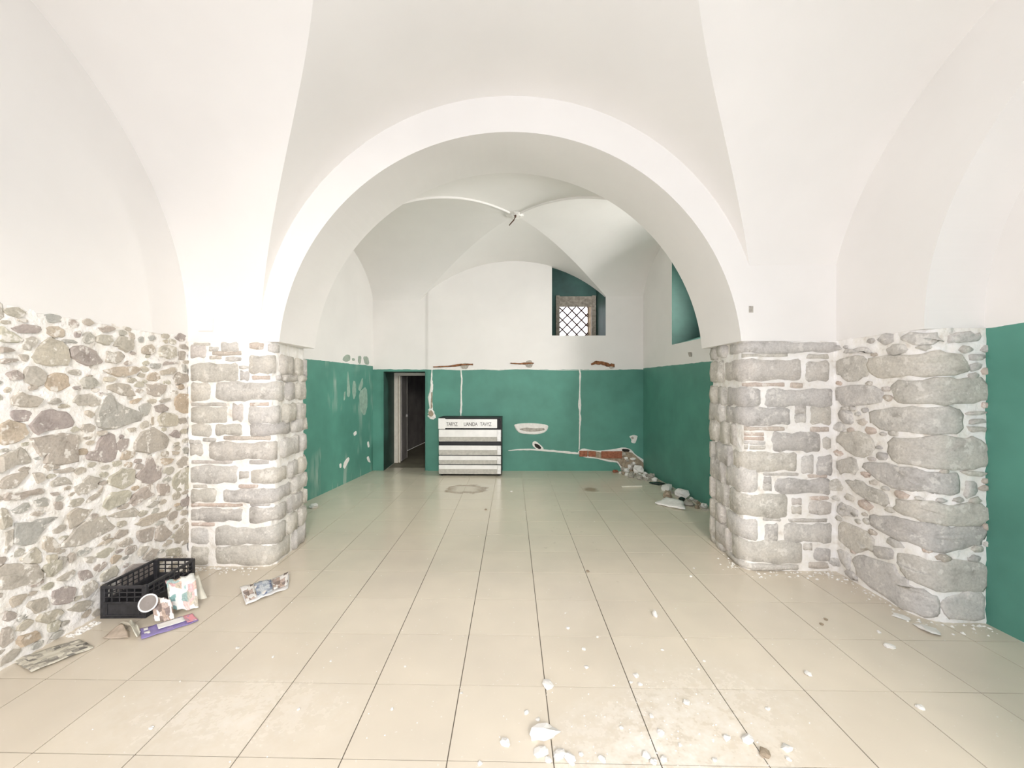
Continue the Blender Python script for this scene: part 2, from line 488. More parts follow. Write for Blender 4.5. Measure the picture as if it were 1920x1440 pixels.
# right wall of the front room: shallow blind arch over a green panel
v, f = [], []
yc, zc, R = 1.28, 2.2, 1.827
ca = [(y, z) for y, z in [(4.3, 2.165)] + [(yc + R * math.cos(a), zc + R * math.sin(a)) for a in [math.pi * k / 60 for k in range(61)]] + [(-0.7, 2.2)]]
ca[1] = (yc + R, 2.165)
for y, z in ca: v += [(3.04, y, z), (3.04, y, 5.3), (3.52, y, z)]
for i in range(len(ca) - 1):
    a, b = 3 * i, 3 * i + 3
    f += [(a, a + 1, b + 1, b), (a, b, b + 2, a + 2)]
wr = mesh('wall_right', v, f, M_PLASTER)
structure(wr, 'white plastered wall arch over a green painted panel', 'wall')
mesh('niche_panel', [(3.48, -0.7, 0), (3.48, 3.2, 0), (3.48, 3.2, 4.6), (3.48, -0.7, 4.6)], [(0, 1, 2, 3)], M_NICHE, wr)
B().box(3.04, -0.7, 0, 3.5, -0.545, 2.2).build('pier', M_PLASTER, wr)

def holed(u0, u1, w0, w1, holes):
    """grid cells of a rectangle minus rectangular holes"""
    us = sorted({u0, u1, *[h[0] for h in holes], *[h[1] for h in holes]})
    ws = sorted({w0, w1, *[h[2] for h in holes], *[h[3] for h in holes]})
    out = []
    for a, b in zip(us, us[1:]):
        for c, d in zip(ws, ws[1:]):
            m, n = (a + b) / 2, (c + d) / 2
            if not any(h[0] < m < h[1] and h[2] < n < h[3] for h in holes): out.append((a, b, c, d))
    return out
# back wall with doorway and window recess
YB = 8.6
b = B()
DX0, DX1, DZ = -2.62, -1.775, 2.025
WX0, WX1, WZ = 0.816, 1.912, 2.762
for a, c, d, e in holed(-3.3, -1.715, -0.1, 5.0, [(DX0, DX1, -0.1, DZ)]):
    b.add([(a, YB + 0.025, d), (c, YB + 0.025, d), (c, YB + 0.025, e), (a, YB + 0.025, e)], [(0, 1, 2, 3)])
for a, c, d, e in holed(-1.715, 3.3, -0.1, 5.0, [(WX0, WX1, WZ, 4.4)]):
    b.add([(a, YB, d), (c, YB, d), (c, YB, e), (a, YB, e)], [(0, 1, 2, 3)])
b.add([(-1.715, YB, -0.1), (-1.715, YB + 0.03, -0.1), (-1.715, YB + 0.03, 5), (-1.715, YB, 5)], [(0, 1, 2, 3)])
wb = b.build('wall_back', M_BACK)
structure(wb, 'back wall, green below and white above, with chased channels and broken plaster', 'wall')
# door reveals
YD = 9.5
B().add([(DX0, YB, 0), (DX0 - 0.03, YD, 0), (DX0 - 0.03, YD, DZ), (DX0, YB, DZ)], [(0, 1, 2, 3)]).add([(DX1, YB, 0), (DX1 + 0.02, YD, 0), (DX1 + 0.02, YD, DZ), (DX1, YB, DZ)], [(0, 1, 2, 3)]) \
   .add([(DX0, YB, DZ), (DX1, YB, DZ), (DX1 + 0.02, YD, DZ), (DX0 - 0.03, YD, DZ)], [(0, 1, 2, 3)]).build('door_reveal', M_GREENSHADE, wb)
# window recess (green), deep and closed at the top
YW = 9.55
wx0, wx1, wz0, wz1 = 1.0, 1.835, 2.86, 3.75           # hole for the timber casing
b = B()
b.add([(WX0, YB, WZ), (WX0, YW, WZ), (WX0, YW, 4.4), (WX0, YB, 4.4)], [(0, 1, 2, 3)])
b.add([(WX1, YB, WZ), (WX1, YW, WZ), (WX1, YW, 4.4), (WX1, YB, 4.4)], [(0, 1, 2, 3)])
b.add([(WX0, YB, WZ), (WX1, YB, WZ), (WX1, YW, WZ), (WX0, YW, WZ)], [(0, 1, 2, 3)])
b.add([(WX0, YB, 4.4), (WX1, YB, 4.4), (WX1, YW, 4.4), (WX0, YW, 4.4)], [(0, 1, 2, 3)])
for a, c, d, e in holed(WX0, WX1, WZ, 4.4, [(wx0, wx1, WZ, wz1)]):
    b.add([(a, YW, d), (c, YW, d), (c, YW, e), (a, YW, e)], [(0, 1, 2, 3)])
b.build('window_recess', M_GREENSHADE, wb)
# side walls of the back room
def xr(y): return 2.68 + (8.6 - y) * 0.0586
def xl(y): return -2.85 - (8.6 - y) * 0.108
wbl = mesh('wall_back_left', [(xl(4.7), 4.7, -0.1), (xl(8.7), 8.7, -0.1), (xl(8.7), 8.7, 5), (xl(4.7), 4.7, 5)], [(0, 1, 2, 3)], M_BACKL)
structure(wbl, 'scraped green and white side wall next to the doorway', 'wall')
NY0, NY1, NZ0, NZ1 = 6.1, 7.27, 2.445, 4.3
b = B()
for a, c, d, e in holed(4.7, 8.7, -0.1, 5.0, [(NY0, NY1, NZ0, NZ1)]):
    b.add([(xr(a), a, d), (xr(c), c, d), (xr(c), c, e), (xr(a), a, e)], [(0, 1, 2, 3)])
wbr = b.build('wall_back_right', painted('painted_right_wall', 2.09))
structure(wbr, 'green and white side wall with a high green window niche', 'wall')
XN = 3.75
b = B()
b.add([(xr(NY1), NY1, NZ0), (XN, NY1, NZ0 + 0.3), (XN, NY1, NZ1), (xr(NY1), NY1, NZ1)], [(0, 1, 2, 3)])
b.add([(xr(NY0), NY0, NZ0), (XN, NY0 + 0.1, NZ0 + 0.3), (XN, NY0 + 0.1, NZ1), (xr(NY0), NY0, NZ1)], [(0, 1, 2, 3)])
b.add([(xr(NY0), NY0, NZ0), (xr(NY1), NY1, NZ0), (XN, NY1, NZ0 + 0.3), (XN, NY0 + 0.1, NZ0 + 0.3)], [(0, 1, 2, 3)])
b.add([(xr(NY0), NY0, NZ1), (xr(NY1), NY1, NZ1), (XN, NY1, NZ1), (XN, NY0 + 0.1, NZ1)], [(0, 1, 2, 3)])
for a, c, d, e in holed(NY0 + 0.1, NY1, NZ0 + 0.3, NZ1, [(6.22, 6.62, 2.85, 3.75)]):
    b.add([(XN, a, d), (XN, c, d), (XN, c, e), (XN, a, e)], [(0, 1, 2, 3)])
b.build('window_niche', M_GREENSHADE, wbr)
# corridor behind the doorway
b = B()
b.add([(-2.95, YD, 0), (-2.65, 13.0, 0), (-2.65, 13.0, 2.4), (-2.95, YD, 2.4)], [(0, 1, 2, 3)])
b.add([(-1.75, YD, 0), (-1.75, 13.0, 0), (-1.75, 13.0, 2.4), (-1.75, YD, 2.4)], [(0, 1, 2, 3)])
b.add([(-2.65, 13.0, 0), (-1.75, 13.0, 0), (-1.75, 13.0, 2.4), (-2.65, 13.0, 2.4)], [(0, 1, 2, 3)])
b.add([(-2.95, YD, 2.4), (-1.75, YD, 2.4), (-1.75, 13.0, 2.4), (-2.65, 13.0, 2.4)], [(0, 1, 2, 3)])
b.add([(-2.95, YD, 0), (DX0 - 0.03, YD, 0), (DX0 - 0.03, YD, 2.4), (-2.95, YD, 2.4)], [(0, 1, 2, 3)])
b.add([(DX0 - 0.03, YD, DZ), (-1.75, YD, DZ), (-1.75, YD, 2.4), (DX0 - 0.03, YD, 2.4)], [(0, 1, 2, 3)])
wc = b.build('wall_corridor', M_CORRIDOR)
structure(wc, 'dingy grey corridor seen through the open doorway', 'wall')
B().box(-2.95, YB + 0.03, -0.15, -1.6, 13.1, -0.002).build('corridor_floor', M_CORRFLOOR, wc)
B().box(-2.24, 12.93, 0, -2.10, 13.0, 2.4).build('pilaster', plain('pale_strip', (0.42, 0.39, 0.37), 0.9), wc)

# ------------------------------------------------------------------ door and window
d = empty('door_1', (0, YD, 0)); structure(d, 'cream painted door frame with its leaf swung into the corridor', 'door')
B().bbox(DX0 - 0.05, -0.03, 0, DX0 + 0.055, 0.05, 2.02).build('jamb', M_CREAM, d)
B().bbox(DX1 - 0.045, -0.03, 0, DX1 + 0.03, 0.05, 2.02).build('jamb', M_CREAM, d)
B().bbox(DX0 - 0.05, -0.032, 1.96, DX1 + 0.03, 0.052, 2.03).build('head', M_CREAM, d)
B().bbox(DX0 + 0.062, 0.0, 0, DX0 + 0.102, 0.04, 1.955).build('door_stop', M_CREAM, d)
lf = B().bbox(DX0 + 0.08, 0.07, 0.02, DX0 + 0.12, 0.53, 1.95).build('door_leaf', M_CORRIDOR, d)  # cream leaf coloured grey to hold its shade; only the edge stays cream
B().bbox(DX0 + 0.078, 0.53, 0.02, DX0 + 0.124, 0.545, 1.95).build('edge_strip', M_CREAM, lf)
B().bbox(DX0 + 0.121, 0.44, 1.0, DX0 + 0.16, 0.49, 1.06, 0.006).build('door_handle', M_BRUSHED, lf)

w = empty('window_1', (0, YW, 0)); structure(w, 'small deep window with timber casing and diagonal iron lattice', 'window')
# splayed timber casing leading out to the lattice
gx0, gx1, gz0, gz1 = 1.105, 1.775, 2.83, 3.67        # lattice opening
dpt = 0.38
B().bbox(wx0 - 0.01, -0.06, WZ, wx0 + 0.075, 0.06, wz1 + 0.02).build('casing_post', M_WOOD, w)
B().bbox(wx1 - 0.03, -0.06, WZ, wx1 + 0.06, 0.06, wz1 + 0.02).build('casing_post', M_WOOD, w)
B().bbox(wx0 + 0.05, -0.02, wz1 - 0.22, wx1, 0.05, wz1 + 0.01).build('casing_head', M_WOOD, w)
B().add([(wx0 + 0.07, 0.02, WZ), (gx0 - 0.02, dpt, WZ), (gx0 - 0.02, dpt, wz1), (wx0 + 0.07, 0.02, wz1)], [(0, 1, 2, 3)]) \
   .add([(wx1, 0.02, WZ), (gx1 + 0.02, dpt, WZ), (gx1 + 0.02, dpt, wz1), (wx1, 0.02, wz1)], [(0, 1, 2, 3)]) \
   .add([(wx0, 0.02, wz1), (wx1, 0.02, wz1), (gx1, dpt, gz1 + 0.1), (gx0, dpt, gz1 + 0.1)], [(0, 1, 2, 3)]) \
   .add([(wx0, 0.02, WZ), (wx1, 0.02, WZ), (gx1, dpt, WZ), (gx0, dpt, WZ)], [(0, 1, 2, 3)]) \
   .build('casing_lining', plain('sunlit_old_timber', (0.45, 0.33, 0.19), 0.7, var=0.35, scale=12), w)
for x0, z0, x1, z1 in ((gx0 - 0.05, WZ, gx0, wz1 + 0.1), (gx1, WZ, gx1 + 0.05, wz1 + 0.1), (gx0 - 0.05, gz1, gx1 + 0.05, wz1 + 0.1), (gx0 - 0.05, WZ, gx1 + 0.05, gz0)):
    B().bbox(x0, dpt - 0.03, z0, x1, dpt + 0.02, z1, 0.003).build('sash_rail', M_WOOD, w)
gw, gh = gx1 - gx0, gz1 - gz0
step = gw / 3.0
def clipline(x0, z0, s):
    pts = []
    for x in (gx0, gx1):
        z = z0 + s * (x - x0)
        if gz0 - 1e-6 <= z <= gz1 + 1e-6: pts.append((x, z))
    for z in (gz0, gz1):
        x = x0 + (z - z0) / s
        if gx0 - 1e-6 <= x <= gx1 + 1e-6: pts.append((x, z))
    pts = sorted(set((round(a, 4), round(c, 4)) for a, c in pts))
    return (pts[0], pts[-1]) if len(pts) > 1 and math.dist(pts[0], pts[-1]) > 0.05 else None
for s in (1, -1):
    for k in range(-6, 8):
        c = clipline(gx0 + step * (k + 0.35), gz0, s)
        if c:
            (xa, za), (xb, zb) = c
            B().tube([(xa, dpt - 0.035 - 0.008 * s, za), ((xa + xb) / 2 + rng.uniform(-.006, .006), dpt - 0.035 - 0.008 * s, (za + zb) / 2 + rng.uniform(-.006, .006)), (xb, dpt - 0.035 - 0.008 * s, zb)], 0.017, 6).build('lattice_bar', M_RUSTBAR, w)

# ------------------------------------------------------------------ stonework
class Profile:
    """a plan line the masonry follows; s runs along it, the normal points into the room"""
    def __init__(s, pts, radii=None):
        out = []
        for i, p in enumerate(pts):
            r = (radii or {}).get(i, 0)
            if not r: out.append(Vector(p)); continue
            p = Vector(p); a = (Vector(pts[i - 1]) - p).normalized(); c = (Vector(pts[i + 1]) - p).normalized()
            for k in range(7):
                t = k / 6
                out.append((1 - t) ** 2 * (p + a * r) + 2 * t * (1 - t) * p + t * t * (p + c * r))
        s.p = out
        s.s = [0.0]
        for a, c in zip(out, out[1:]): s.s.append(s.s[-1] + (c - a).length)
        s.n = []
        seg = [Vector(((c - a).y, -(c - a).x)).normalized() for a, c in zip(out, out[1:])]
        for i in range(len(out)):
            s.n.append((seg[max(0, i - 1)] + seg[min(i, len(seg) - 1)]).normalized())
        s.seg = seg
        s.L = s.s[-1]
    def at(s, q, h=0.0):
        q = min(max(q, 0), s.L)
        i = 0
        while i < len(s.s) - 2 and s.s[i + 1] < q: i += 1
        t = (q - s.s[i]) / (s.s[i + 1] - s.s[i])
        if (s.s[i + 1] - s.s[i]) > 0.12: n = s.seg[i]
        else: n = (s.n[i] * (1 - t) + s.n[i + 1] * t).normalized()
        p = s.p[i] * (1 - t) + s.p[i + 1] * t + n * h
        return p.x, p.y
    def pix(s, px, py):
        dx = (px - CX) / F
        best = None
        for i, (a, c) in enumerate(zip(s.p, s.p[1:])):
            d = c - a                                   # solve a + u d = t (dx, 1)
            den = d.x - dx * d.y
            if abs(den) < 1e-9: continue
            u = (dx * a.y - a.x) / den
            if -0.02 <= u <= 1.02:
                t = a.y + u * d.y
                if t > 0.3 and (best is None or t < best[0]): best = (t, s.s[i] + u * d.length)
        if best is None:
            return None
        return best[1], H - (py - CY) / F * best[0]

def mortar_bed(name, prof, z0, z1, mat, parent, seed, amp=0.012, ds=0.05, depth=-0.012, ztop=None):
    r = random.Random(seed)
    ns, nz = max(2, int(prof.L / ds)), max(2, int((z1 - z0) / ds))
    ss = sorted(set([prof.L * k / ns for k in range(ns + 1)] + list(prof.s)))
    v, f = [], []
    for s_ in ss:
        zt = ztop(s_) if ztop else z1
        for k in range(nz + 1):
            h = depth + r.uniform(-amp, amp)
            x, y = prof.at(s_, h)
            v.append((x, y, z0 + (zt - z0) * k / nz))
    for i in range(len(ss) - 1):
        for k in range(nz):
            a = i * (nz + 1) + k
            f.append((a, a + nz + 1, a + nz + 2, a + 1))
    return mesh(name, v, f, mat, parent, True)

def chaikin(poly, it=1):
    for _ in range(it):
        out = []
        for a, c in zip(poly, poly[1:] + poly[:1]):
            out += [(a[0] * .8 + c[0] * .2, a[1] * .8 + c[1] * .2), (a[0] * .2 + c[0] * .8, a[1] * .2 + c[1] * .8)]
        poly = out
    return poly
def stone(prof, poly, mat, parent, h=0.022, seed=0, rings=None, name='stone', grow=1.11):
    r = random.Random(seed)
    if len(poly) < 8: poly = chaikin(poly)
    cx = sum(p[0] for p in poly) / len(poly); cz = sum(p[1] for p in poly) / len(poly)
    size = max(max(abs(p[0] - cx), abs(p[1] - cz)) for p in poly)
    j = min(0.014, size * 0.12)
    poly = [(p[0] + r.uniform(-j, j), p[1] + r.uniform(-j, j)) for p in poly]
    poly = [(cx + (p[0] - cx) * grow, cz + (p[1] - cz) * grow) for p in poly]
    n = len(poly)
    rings = rings or ([(1.0, -0.03), (1.0, 0.4), (0.9, 0.95)] if size < 0.10 else [(1.0, -0.03), (1.0, 0.4), (0.94, 0.95), (0.6, 1.0)])
    v, f = [], []
    tilt = r.uniform(-0.35, 0.35) * h / max(size, 0.02), r.uniform(-0.35, 0.35) * h / max(size, 0.02)
    for k, (sc, hh) in enumerate(rings):
        for p in poly:
            a, c = cx + (p[0] - cx) * sc, cz + (p[1] - cz) * sc
            q = hh if hh < 0 else hh * h
            if k >= 2: q += r.uniform(-0.2, 0.2) * h + tilt[0] * (a - cx) + tilt[1] * (c - cz)
            x, y = prof.at(a, q)
            v.append((x, y, c))
    x, y = prof.at(cx, h * 1.05); v.append((x, y, cz))
    for k in range(len(rings) - 1):
        for i in range(n): f.append((k * n + i, k * n + (i + 1) % n, (k + 1) * n + (i + 1) % n, (k + 1) * n + i))
    l = (len(rings) - 1) * n
    for i in range(n): f.append((l + i, l + (i + 1) % n, len(v) - 1))
    return mesh(name, v, f, mat, parent, mat is not M_RUBBLE)
def block(prof, s0, s1, z0, z1, mat, parent, h=0.025, seed=0, name='stone'):
    """long cut stone that may wrap round a corner"""
    r = random.Random(seed)
    nu = max(4, min(14, int((s1 - s0) / 0.05)))
    nv = 4
    v, f = [], []
    w, hh = (s1 - s0) / 2 + 0.019, (z1 - z0) / 2 + min(0.022, (z1 - z0) * 0.18)
    cr = min(w, hh) * 0.5
    ph = r.uniform(0, 6); am = min(0.010, hh * 0.16)
    for i in range(nu + 1):
        a = -1 + 2 * i / nu
        a = math.copysign(abs(a) ** 0.85, a)
        for k in range(nv + 1):
            c = (-1, -0.82, 0, 0.82, 1)[k]
            e = max(0.0, (abs(a) * w - (w - cr)) / cr)
            lim = hh - cr * (1 - math.sqrt(max(0, 1 - e * e))) * 0.9
            z = (z0 + z1) / 2 + c * lim + (am * (math.sin(ph + a * 5 + c * 2) + .6 * math.sin(ph * 3 + a * 13)) if abs(c) > 0.5 else 0)
            s_ = (s0 + s1) / 2 + a * w
            edge = max(abs(a) ** 8, abs(c) ** 9)
            q = h * (1 - edge) + r.uniform(-0.15, 0.15) * h - (0.025 if (i in (0, nu) or k in (0, nv)) else 0)
            x, y = prof.at(s_, q)
            v.append((x, y, z))
    for i in range(nu):
        for k in range(nv):
            a = i * (nv + 1) + k
            f.append((a, a + nv + 1, a + nv + 2, a + 1))
    return mesh(name, v, f, mat, parent, True)

class Filler:
    """drops small pebbles of stone into the joints that are still free"""
    def __init__(s, s0, s1, z0, z1, d=0.012):
        s.S, s.Z = np.meshgrid(np.arange(s0, s1, d), np.arange(z0, z1, d), indexing='ij')
        s.occ = np.zeros(s.S.shape, bool); s.b = (s0, s1, z0, z1)
    def mark(s, poly):
        P = np.array(poly); ins = np.zeros(s.S.shape, bool)
        for (x1, y1), (x2, y2) in zip(P, np.roll(P, -1, 0)):
            if y1 == y2: continue
            c = ((y1 > s.Z) != (y2 > s.Z)) & (s.S < (x2 - x1) * (s.Z - y1) / (y2 - y1) + x1)
            ins ^= c
        s.occ |= ins
    def run(s, n, rmax, rmin, gap, seed, asp=1.4):
        r = random.Random(seed); out = []
        op = np.stack([s.S[s.occ], s.Z[s.occ]], 1)
        for _ in range(n):
            cs, cz = r.uniform(s.b[0], s.b[1]), r.uniform(s.b[2], s.b[3])
            d = np.sqrt((((op[:, 0] - cs) / asp) ** 2 + (op[:, 1] - cz) ** 2).min()) if len(op) else 9
            rad = min(d - gap, rmax)
            if rad < rmin: continue
            m = r.choice((5, 6, 7)); a0 = r.uniform(0, 6)
            poly = [(cs + rad * asp * (1 + r.uniform(-.2, .05)) * math.cos(a0 + 6.283 * k / m), cz + rad * (1 + r.uniform(-.2, .05)) * math.sin(a0 + 6.283 * k / m)) for k in range(m)]
            out.append(poly); s.mark(poly)
            pts = np.array([(cs + rad * asp * u * math.cos(t), cz + rad * u * math.sin(t)) for u in (0.5, 1) for t in np.linspace(0, 6.283, 16)])
            op = np.concatenate([op, pts]) if len(op) else pts
        return out

# ---- left rubble wall: outlines of the single stones, read off the photograph and laid on the wall
PL = Profile([(-3.13, -0.6), (-3.13, 4.085)])
mortar_bed('mortar', PL, -0.02, 2.21, M_MORTAR, wl, 5, 0.011, 0.035, -0.004, ztop=lambda s_: 2.215 + (4.685 - s_) * 0.021)
Z7 = [[(230,360),(340,330),(350,400),(300,460),(235,450)],[(380,430),(480,350),(600,370),(690,480),(690,600),(560,605),(340,570)],
[(720,440),(860,430),(960,490),(1010,590),(840,605),(720,540)],[(830,310),(890,280),(930,320),(920,370),(870,390),(835,370)],
[(970,320),(1110,310),(1110,380),(1080,420),(960,380)],[(1140,380),(1200,330),(1310,340),(1330,390),(1310,465),(1230,470),(1140,420)],
[(1060,530),(1100,475),(1200,490),(1245,520),(1180,580),(1080,585)],[(1420,450),(1470,410),(1530,420),(1545,470),(1500,510),(1430,490)],
[(1590,460),(1660,405),(1750,430),(1760,520),(1680,545),(1600,520)],[(980,240),(1060,215),(1130,230),(1130,275),(1040,280)],
[(1290,280),(1340,300),(1345,355),(1300,330)],[(1380,340),(1430,325),(1430,380),(1390,380)],[(1475,330),(1530,315),(1550,350),(1500,370)],
[(1700,350),(1755,360),(1750,405),(1705,395)],[(1625,370),(1670,350),(1670,395)],[(110,240),(200,210),(380,230),(400,270),(280,300),(150,270)],
[(0,220),(80,270),(210,350),(200,380),(0,385)],[(0,420),(110,440),(145,475),(0,495)],[(0,540),(150,545),(165,570),(0,600)],
[(190,500),(270,510),(285,550),(240,575)],[(70,690),(150,665),(225,710),(225,750),(110,755)],[(260,640),(380,640),(440,700),(430,800),(330,815),(250,770)],
[(450,740),(580,700),(660,720),(690,800),(600,870),(470,850)],[(1040,660),(1180,610),(1370,625),(1370,670),(1200,715)],
[(800,745),(920,740),(1000,800),(930,830),(850,840)],[(1045,820),(1170,785),(1300,820),(1350,915),(1250,910)],[(1050,730),(1140,740),(1130,765),(1060,780)],
[(1460,810),(1550,800),(1650,810),(1650,890),(1570,915),(1480,890)],[(710,965),(780,905),(870,900),(1000,940),(990,1000),(900,1020),(780,1000)],
[(980,1060),(1065,910),(1170,1000),(1400,1080),(1360,1170),(1100,1235),(960,1190)],[(110,960),(200,870),(300,920),(430,965),(330,1025),(160,1020)],
[(310,1250),(400,1110),(560,1055),(660,1100),(735,1190),(640,1245),(400,1285)],[(0,1210),(90,1175),(250,1230),(280,1310),(150,1390),(0,1420)],
[(1580,1130),(1650,1090),(1740,1110),(1775,1200),(1680,1220),(1590,1190)],[(1400,1000),(1500,1000),(1490,1100),(1410,1120)],
[(1290,980),(1400,935),(1420,950),(1350,1010)],[(1400,1190),(1475,1170),(1480,1230),(1410,1245)],[(970,1280),(1050,1260),(1040,1310),(985,1315)],
[(820,1340),(900,1315),(940,1335),(880,1360)],[(1280,1250),(1350,1235),(1350,1275),(1290,1280)],[(1700,1300),(1760,1260),(1800,1290),(1790,1335),(1730,1335)],
[(1730,1390),(1790,1375),(1790,1410),(1740,1415)],[(870,1060),(945,1100),(910,1140),(870,1110)],[(1590,960),(1690,940),(1690,965),(1600,985)],
[(1540,1020),(1640,1010),(1690,1050),(1560,1090)],[(1510,1130),(1535,1130),(1530,1215),(1510,1200)],[(1500,600),(1590,590),(1590,640),(1510,650)],
[(1610,660),(1740,630),(1740,690),(1620,710)],[(1820,610),(1855,610),(1850,680),(1820,670)],[(1790,470),(1850,470),(1840,555),(1790,550)],
[(1630,585),(1780,580),(1760,600),(1640,605)],[(720,830),(810,820),(790,855),(730,860)],[(480,980),(570,940),(600,990),(520,1010)],
[(40,860),(80,830),(100,870),(60,890)],[(740,280),(810,270),(800,330),(750,330)],[(620,350),(740,370),(770,395),(650,380)]]
Z8 = [[(320,40),(480,-10),(620,-45),(725,-25),(755,225),(560,250),(470,240),(500,130),(400,170)],[(1350,40),(1430,-50),(1540,-78),(1650,-30),(1680,10),(1640,110),(1500,145),(1350,130)],
[(890,180),(960,100),(1080,-50),(1160,0),(1150,180),(1080,225),(900,230)],[(1170,60),(1230,10),(1290,20),(1270,100),(1200,140),(1170,110)],
[(0,200),(130,140),(200,115),(310,220),(240,270),(80,300),(0,360)],[(0,440),(150,370),(270,345),(180,480),(90,510),(0,520)],[(330,370),(390,345),(430,410),(360,465)],
[(500,460),(620,390),(700,430),(730,465),(560,495)],[(540,330),(720,295),(730,335),(570,360)],[(760,520),(820,430),(880,390),(1000,410),(960,480),(870,540),(800,575)],
[(1100,410),(1200,330),(1330,320),(1320,480),(1200,495),(1100,470)],[(1380,370),(1450,310),(1480,200),(1520,230),(1540,290),(1610,310),(1610,400),(1520,445),(1420,430)],
[(1610,210),(1730,210),(1690,270),(1630,270)],[(1720,140),(1790,140),(1760,180),(1720,170)],[(30,580),(200,545),(420,520),(425,560),(250,600),(100,610)],
[(500,560),(570,545),(590,575),(520,585)],[(330,630),(450,610),(470,690),(370,690),(345,660)],[(530,650),(620,650),(615,720),(540,725)],
[(120,720),(270,640),(280,710),(200,760),(140,760)],[(300,765),(370,740),(425,755),(390,785),(330,785)],[(860,640),(960,560),(1030,490),(1020,550),(940,620)],
[(1030,660),(1130,540),(1290,550),(1270,620),(1100,730)],[(1290,640),(1400,510),(1525,480),(1500,600),(1400,650),(1320,670)],[(1110,760),(1300,700),(1370,730),(1340,800),(1150,810)],
[(160,880),(320,830),(580,775),(440,880),(430,940),(300,1060),(150,1090)],[(0,700),(70,720),(100,820),(110,880),(0,910)],[(50,960),(125,920),(125,1080),(60,1150)],
[(690,800),(740,720),(920,720),(870,800),(740,910)],[(610,1100),(730,960),(910,820),(1060,830),(1150,905),(980,1000),(800,1090)],[(430,1010),(500,990),(590,1060),(590,1140),(430,1130)],
[(260,1170),(350,1090),(400,1170),(410,1250),(300,1260),(200,1230)],[(500,1330),(600,1200),(650,1200),(640,1290),(540,1380)],[(0,1300),(200,1275),(390,1290),(330,1430),(0,1440)],
[(460,1190),(550,1170),(560,1220),(490,1270)],[(1350,960),(1540,890),(1520,1040),(1430,1060)],[(1570,900),(1640,880),(1720,970),(1620,1040),(1560,1040)],
[(1390,820),(1560,770),(1700,720),(1640,800),(1450,890),(1370,890)],[(1570,480),(1690,480),(1690,580),(1590,590)],[(1470,690),(1560,640),(1600,650),(1520,710)],
[(940,1090),(1100,1010),(1140,1020),(1000,1090)],[(950,1180),(1100,1100),(1140,1120),(1060,1200)],[(1180,1060),(1290,990),(1320,1060),(1230,1100)],
[(680,1200),(740,1150),(740,1220),(690,1260)],[(780,1340),(900,1330),(930,1400),(800,1440)],[(850,1200),(930,1190),(920,1250),(870,1250)],[(560,1420),(700,1330),(740,1350),(640,1440)],
[(1120,1180),(1230,1180),(1130,1280)],[(1400,1110),(1480,1080),(1440,1160),(1380,1190)],[(1660,1120),(1800,1090),(1800,1180),(1650,1180)]]
Z2 = [[(0,590),(90,560),(150,520),(240,540),(230,600),(100,640),(0,650)],[(250,520),(350,480),(370,530),(300,590)],[(170,740),(280,700),(290,760),(200,800)],
[(310,680),(390,640),(450,650),(420,740),(330,750)],[(60,700),(160,680),(120,740),(70,760)],[(100,950),(230,900),(240,950),(140,1000)],[(290,860),(360,840),(340,910),(290,910)],
[(230,820),(330,770),(380,790),(300,850),(240,850)],[(400,780),(500,720),(560,730),(480,800)],[(0,900),(60,880),(80,960),(0,1010)],[(20,790),(100,790),(90,830),(30,850)],[(480,650),(560,600),(590,640),(520,710)]]
fill = Filler(0.02, 4.66, 0.03, 2.215)
outl = []
for src, ox, oy, k in ((Z7, 0, 570, .1875), (Z8, 0, 820, .1875), (Z2, 0, 900, .3125)):
    for poly in src:
        q = [PL.pix(ox + u * k, oy + w_ * k) for u, w_ in poly]
        if any(p is None for p in q): continue
        q = [(min(p[0], 4.675), max(0.02, min(p[1], 2.2))) for p in q]
        outl.append(q)
for q in outl: fill.mark(q)
extra = fill.run(900, 0.14, 0.09, 0.02, 11, 1.5) + fill.run(3200, 0.055, 0.024, 0.014, 12, 1.7) + fill.run(3000, 0.026, 0.013, 0.011, 13, 1.9)
for k, q in enumerate(outl): stone(PL, q, M_RUBBLE, wl, rng.uniform(0.006, 0.020), 100 + k, grow=1.12)
extra.sort(key=lambda q: -max(p[0] for p in q))          # nearest the visible end first
for k, q in enumerate(extra[:170]): stone(PL, q, M_RUBBLE, wl, rng.uniform(0.003, 0.010), 900 + k)
rest_v, rest_f = [], []                                   # stones past the picture's edge, joined
for k, q in enumerate(extra[170:]):
    o = stone(PL, q, M_RUBBLE, wl, rng.uniform(0.004, 0.016), 2900 + k)
    n0 = len(rest_v)
    rest_v += [tuple(v_.co) for v_ in o.data.vertices]; rest_f += [tuple(i + n0 for i in p_.vertices) for p_ in o.data.polygons]
    me_ = o.data; bpy.data.objects.remove(o); bpy.data.meshes.remove(me_)
if rest_v: mesh('stones', rest_v, rest_f, M_RUBBLE, wl)['kind'] = 'stuff'

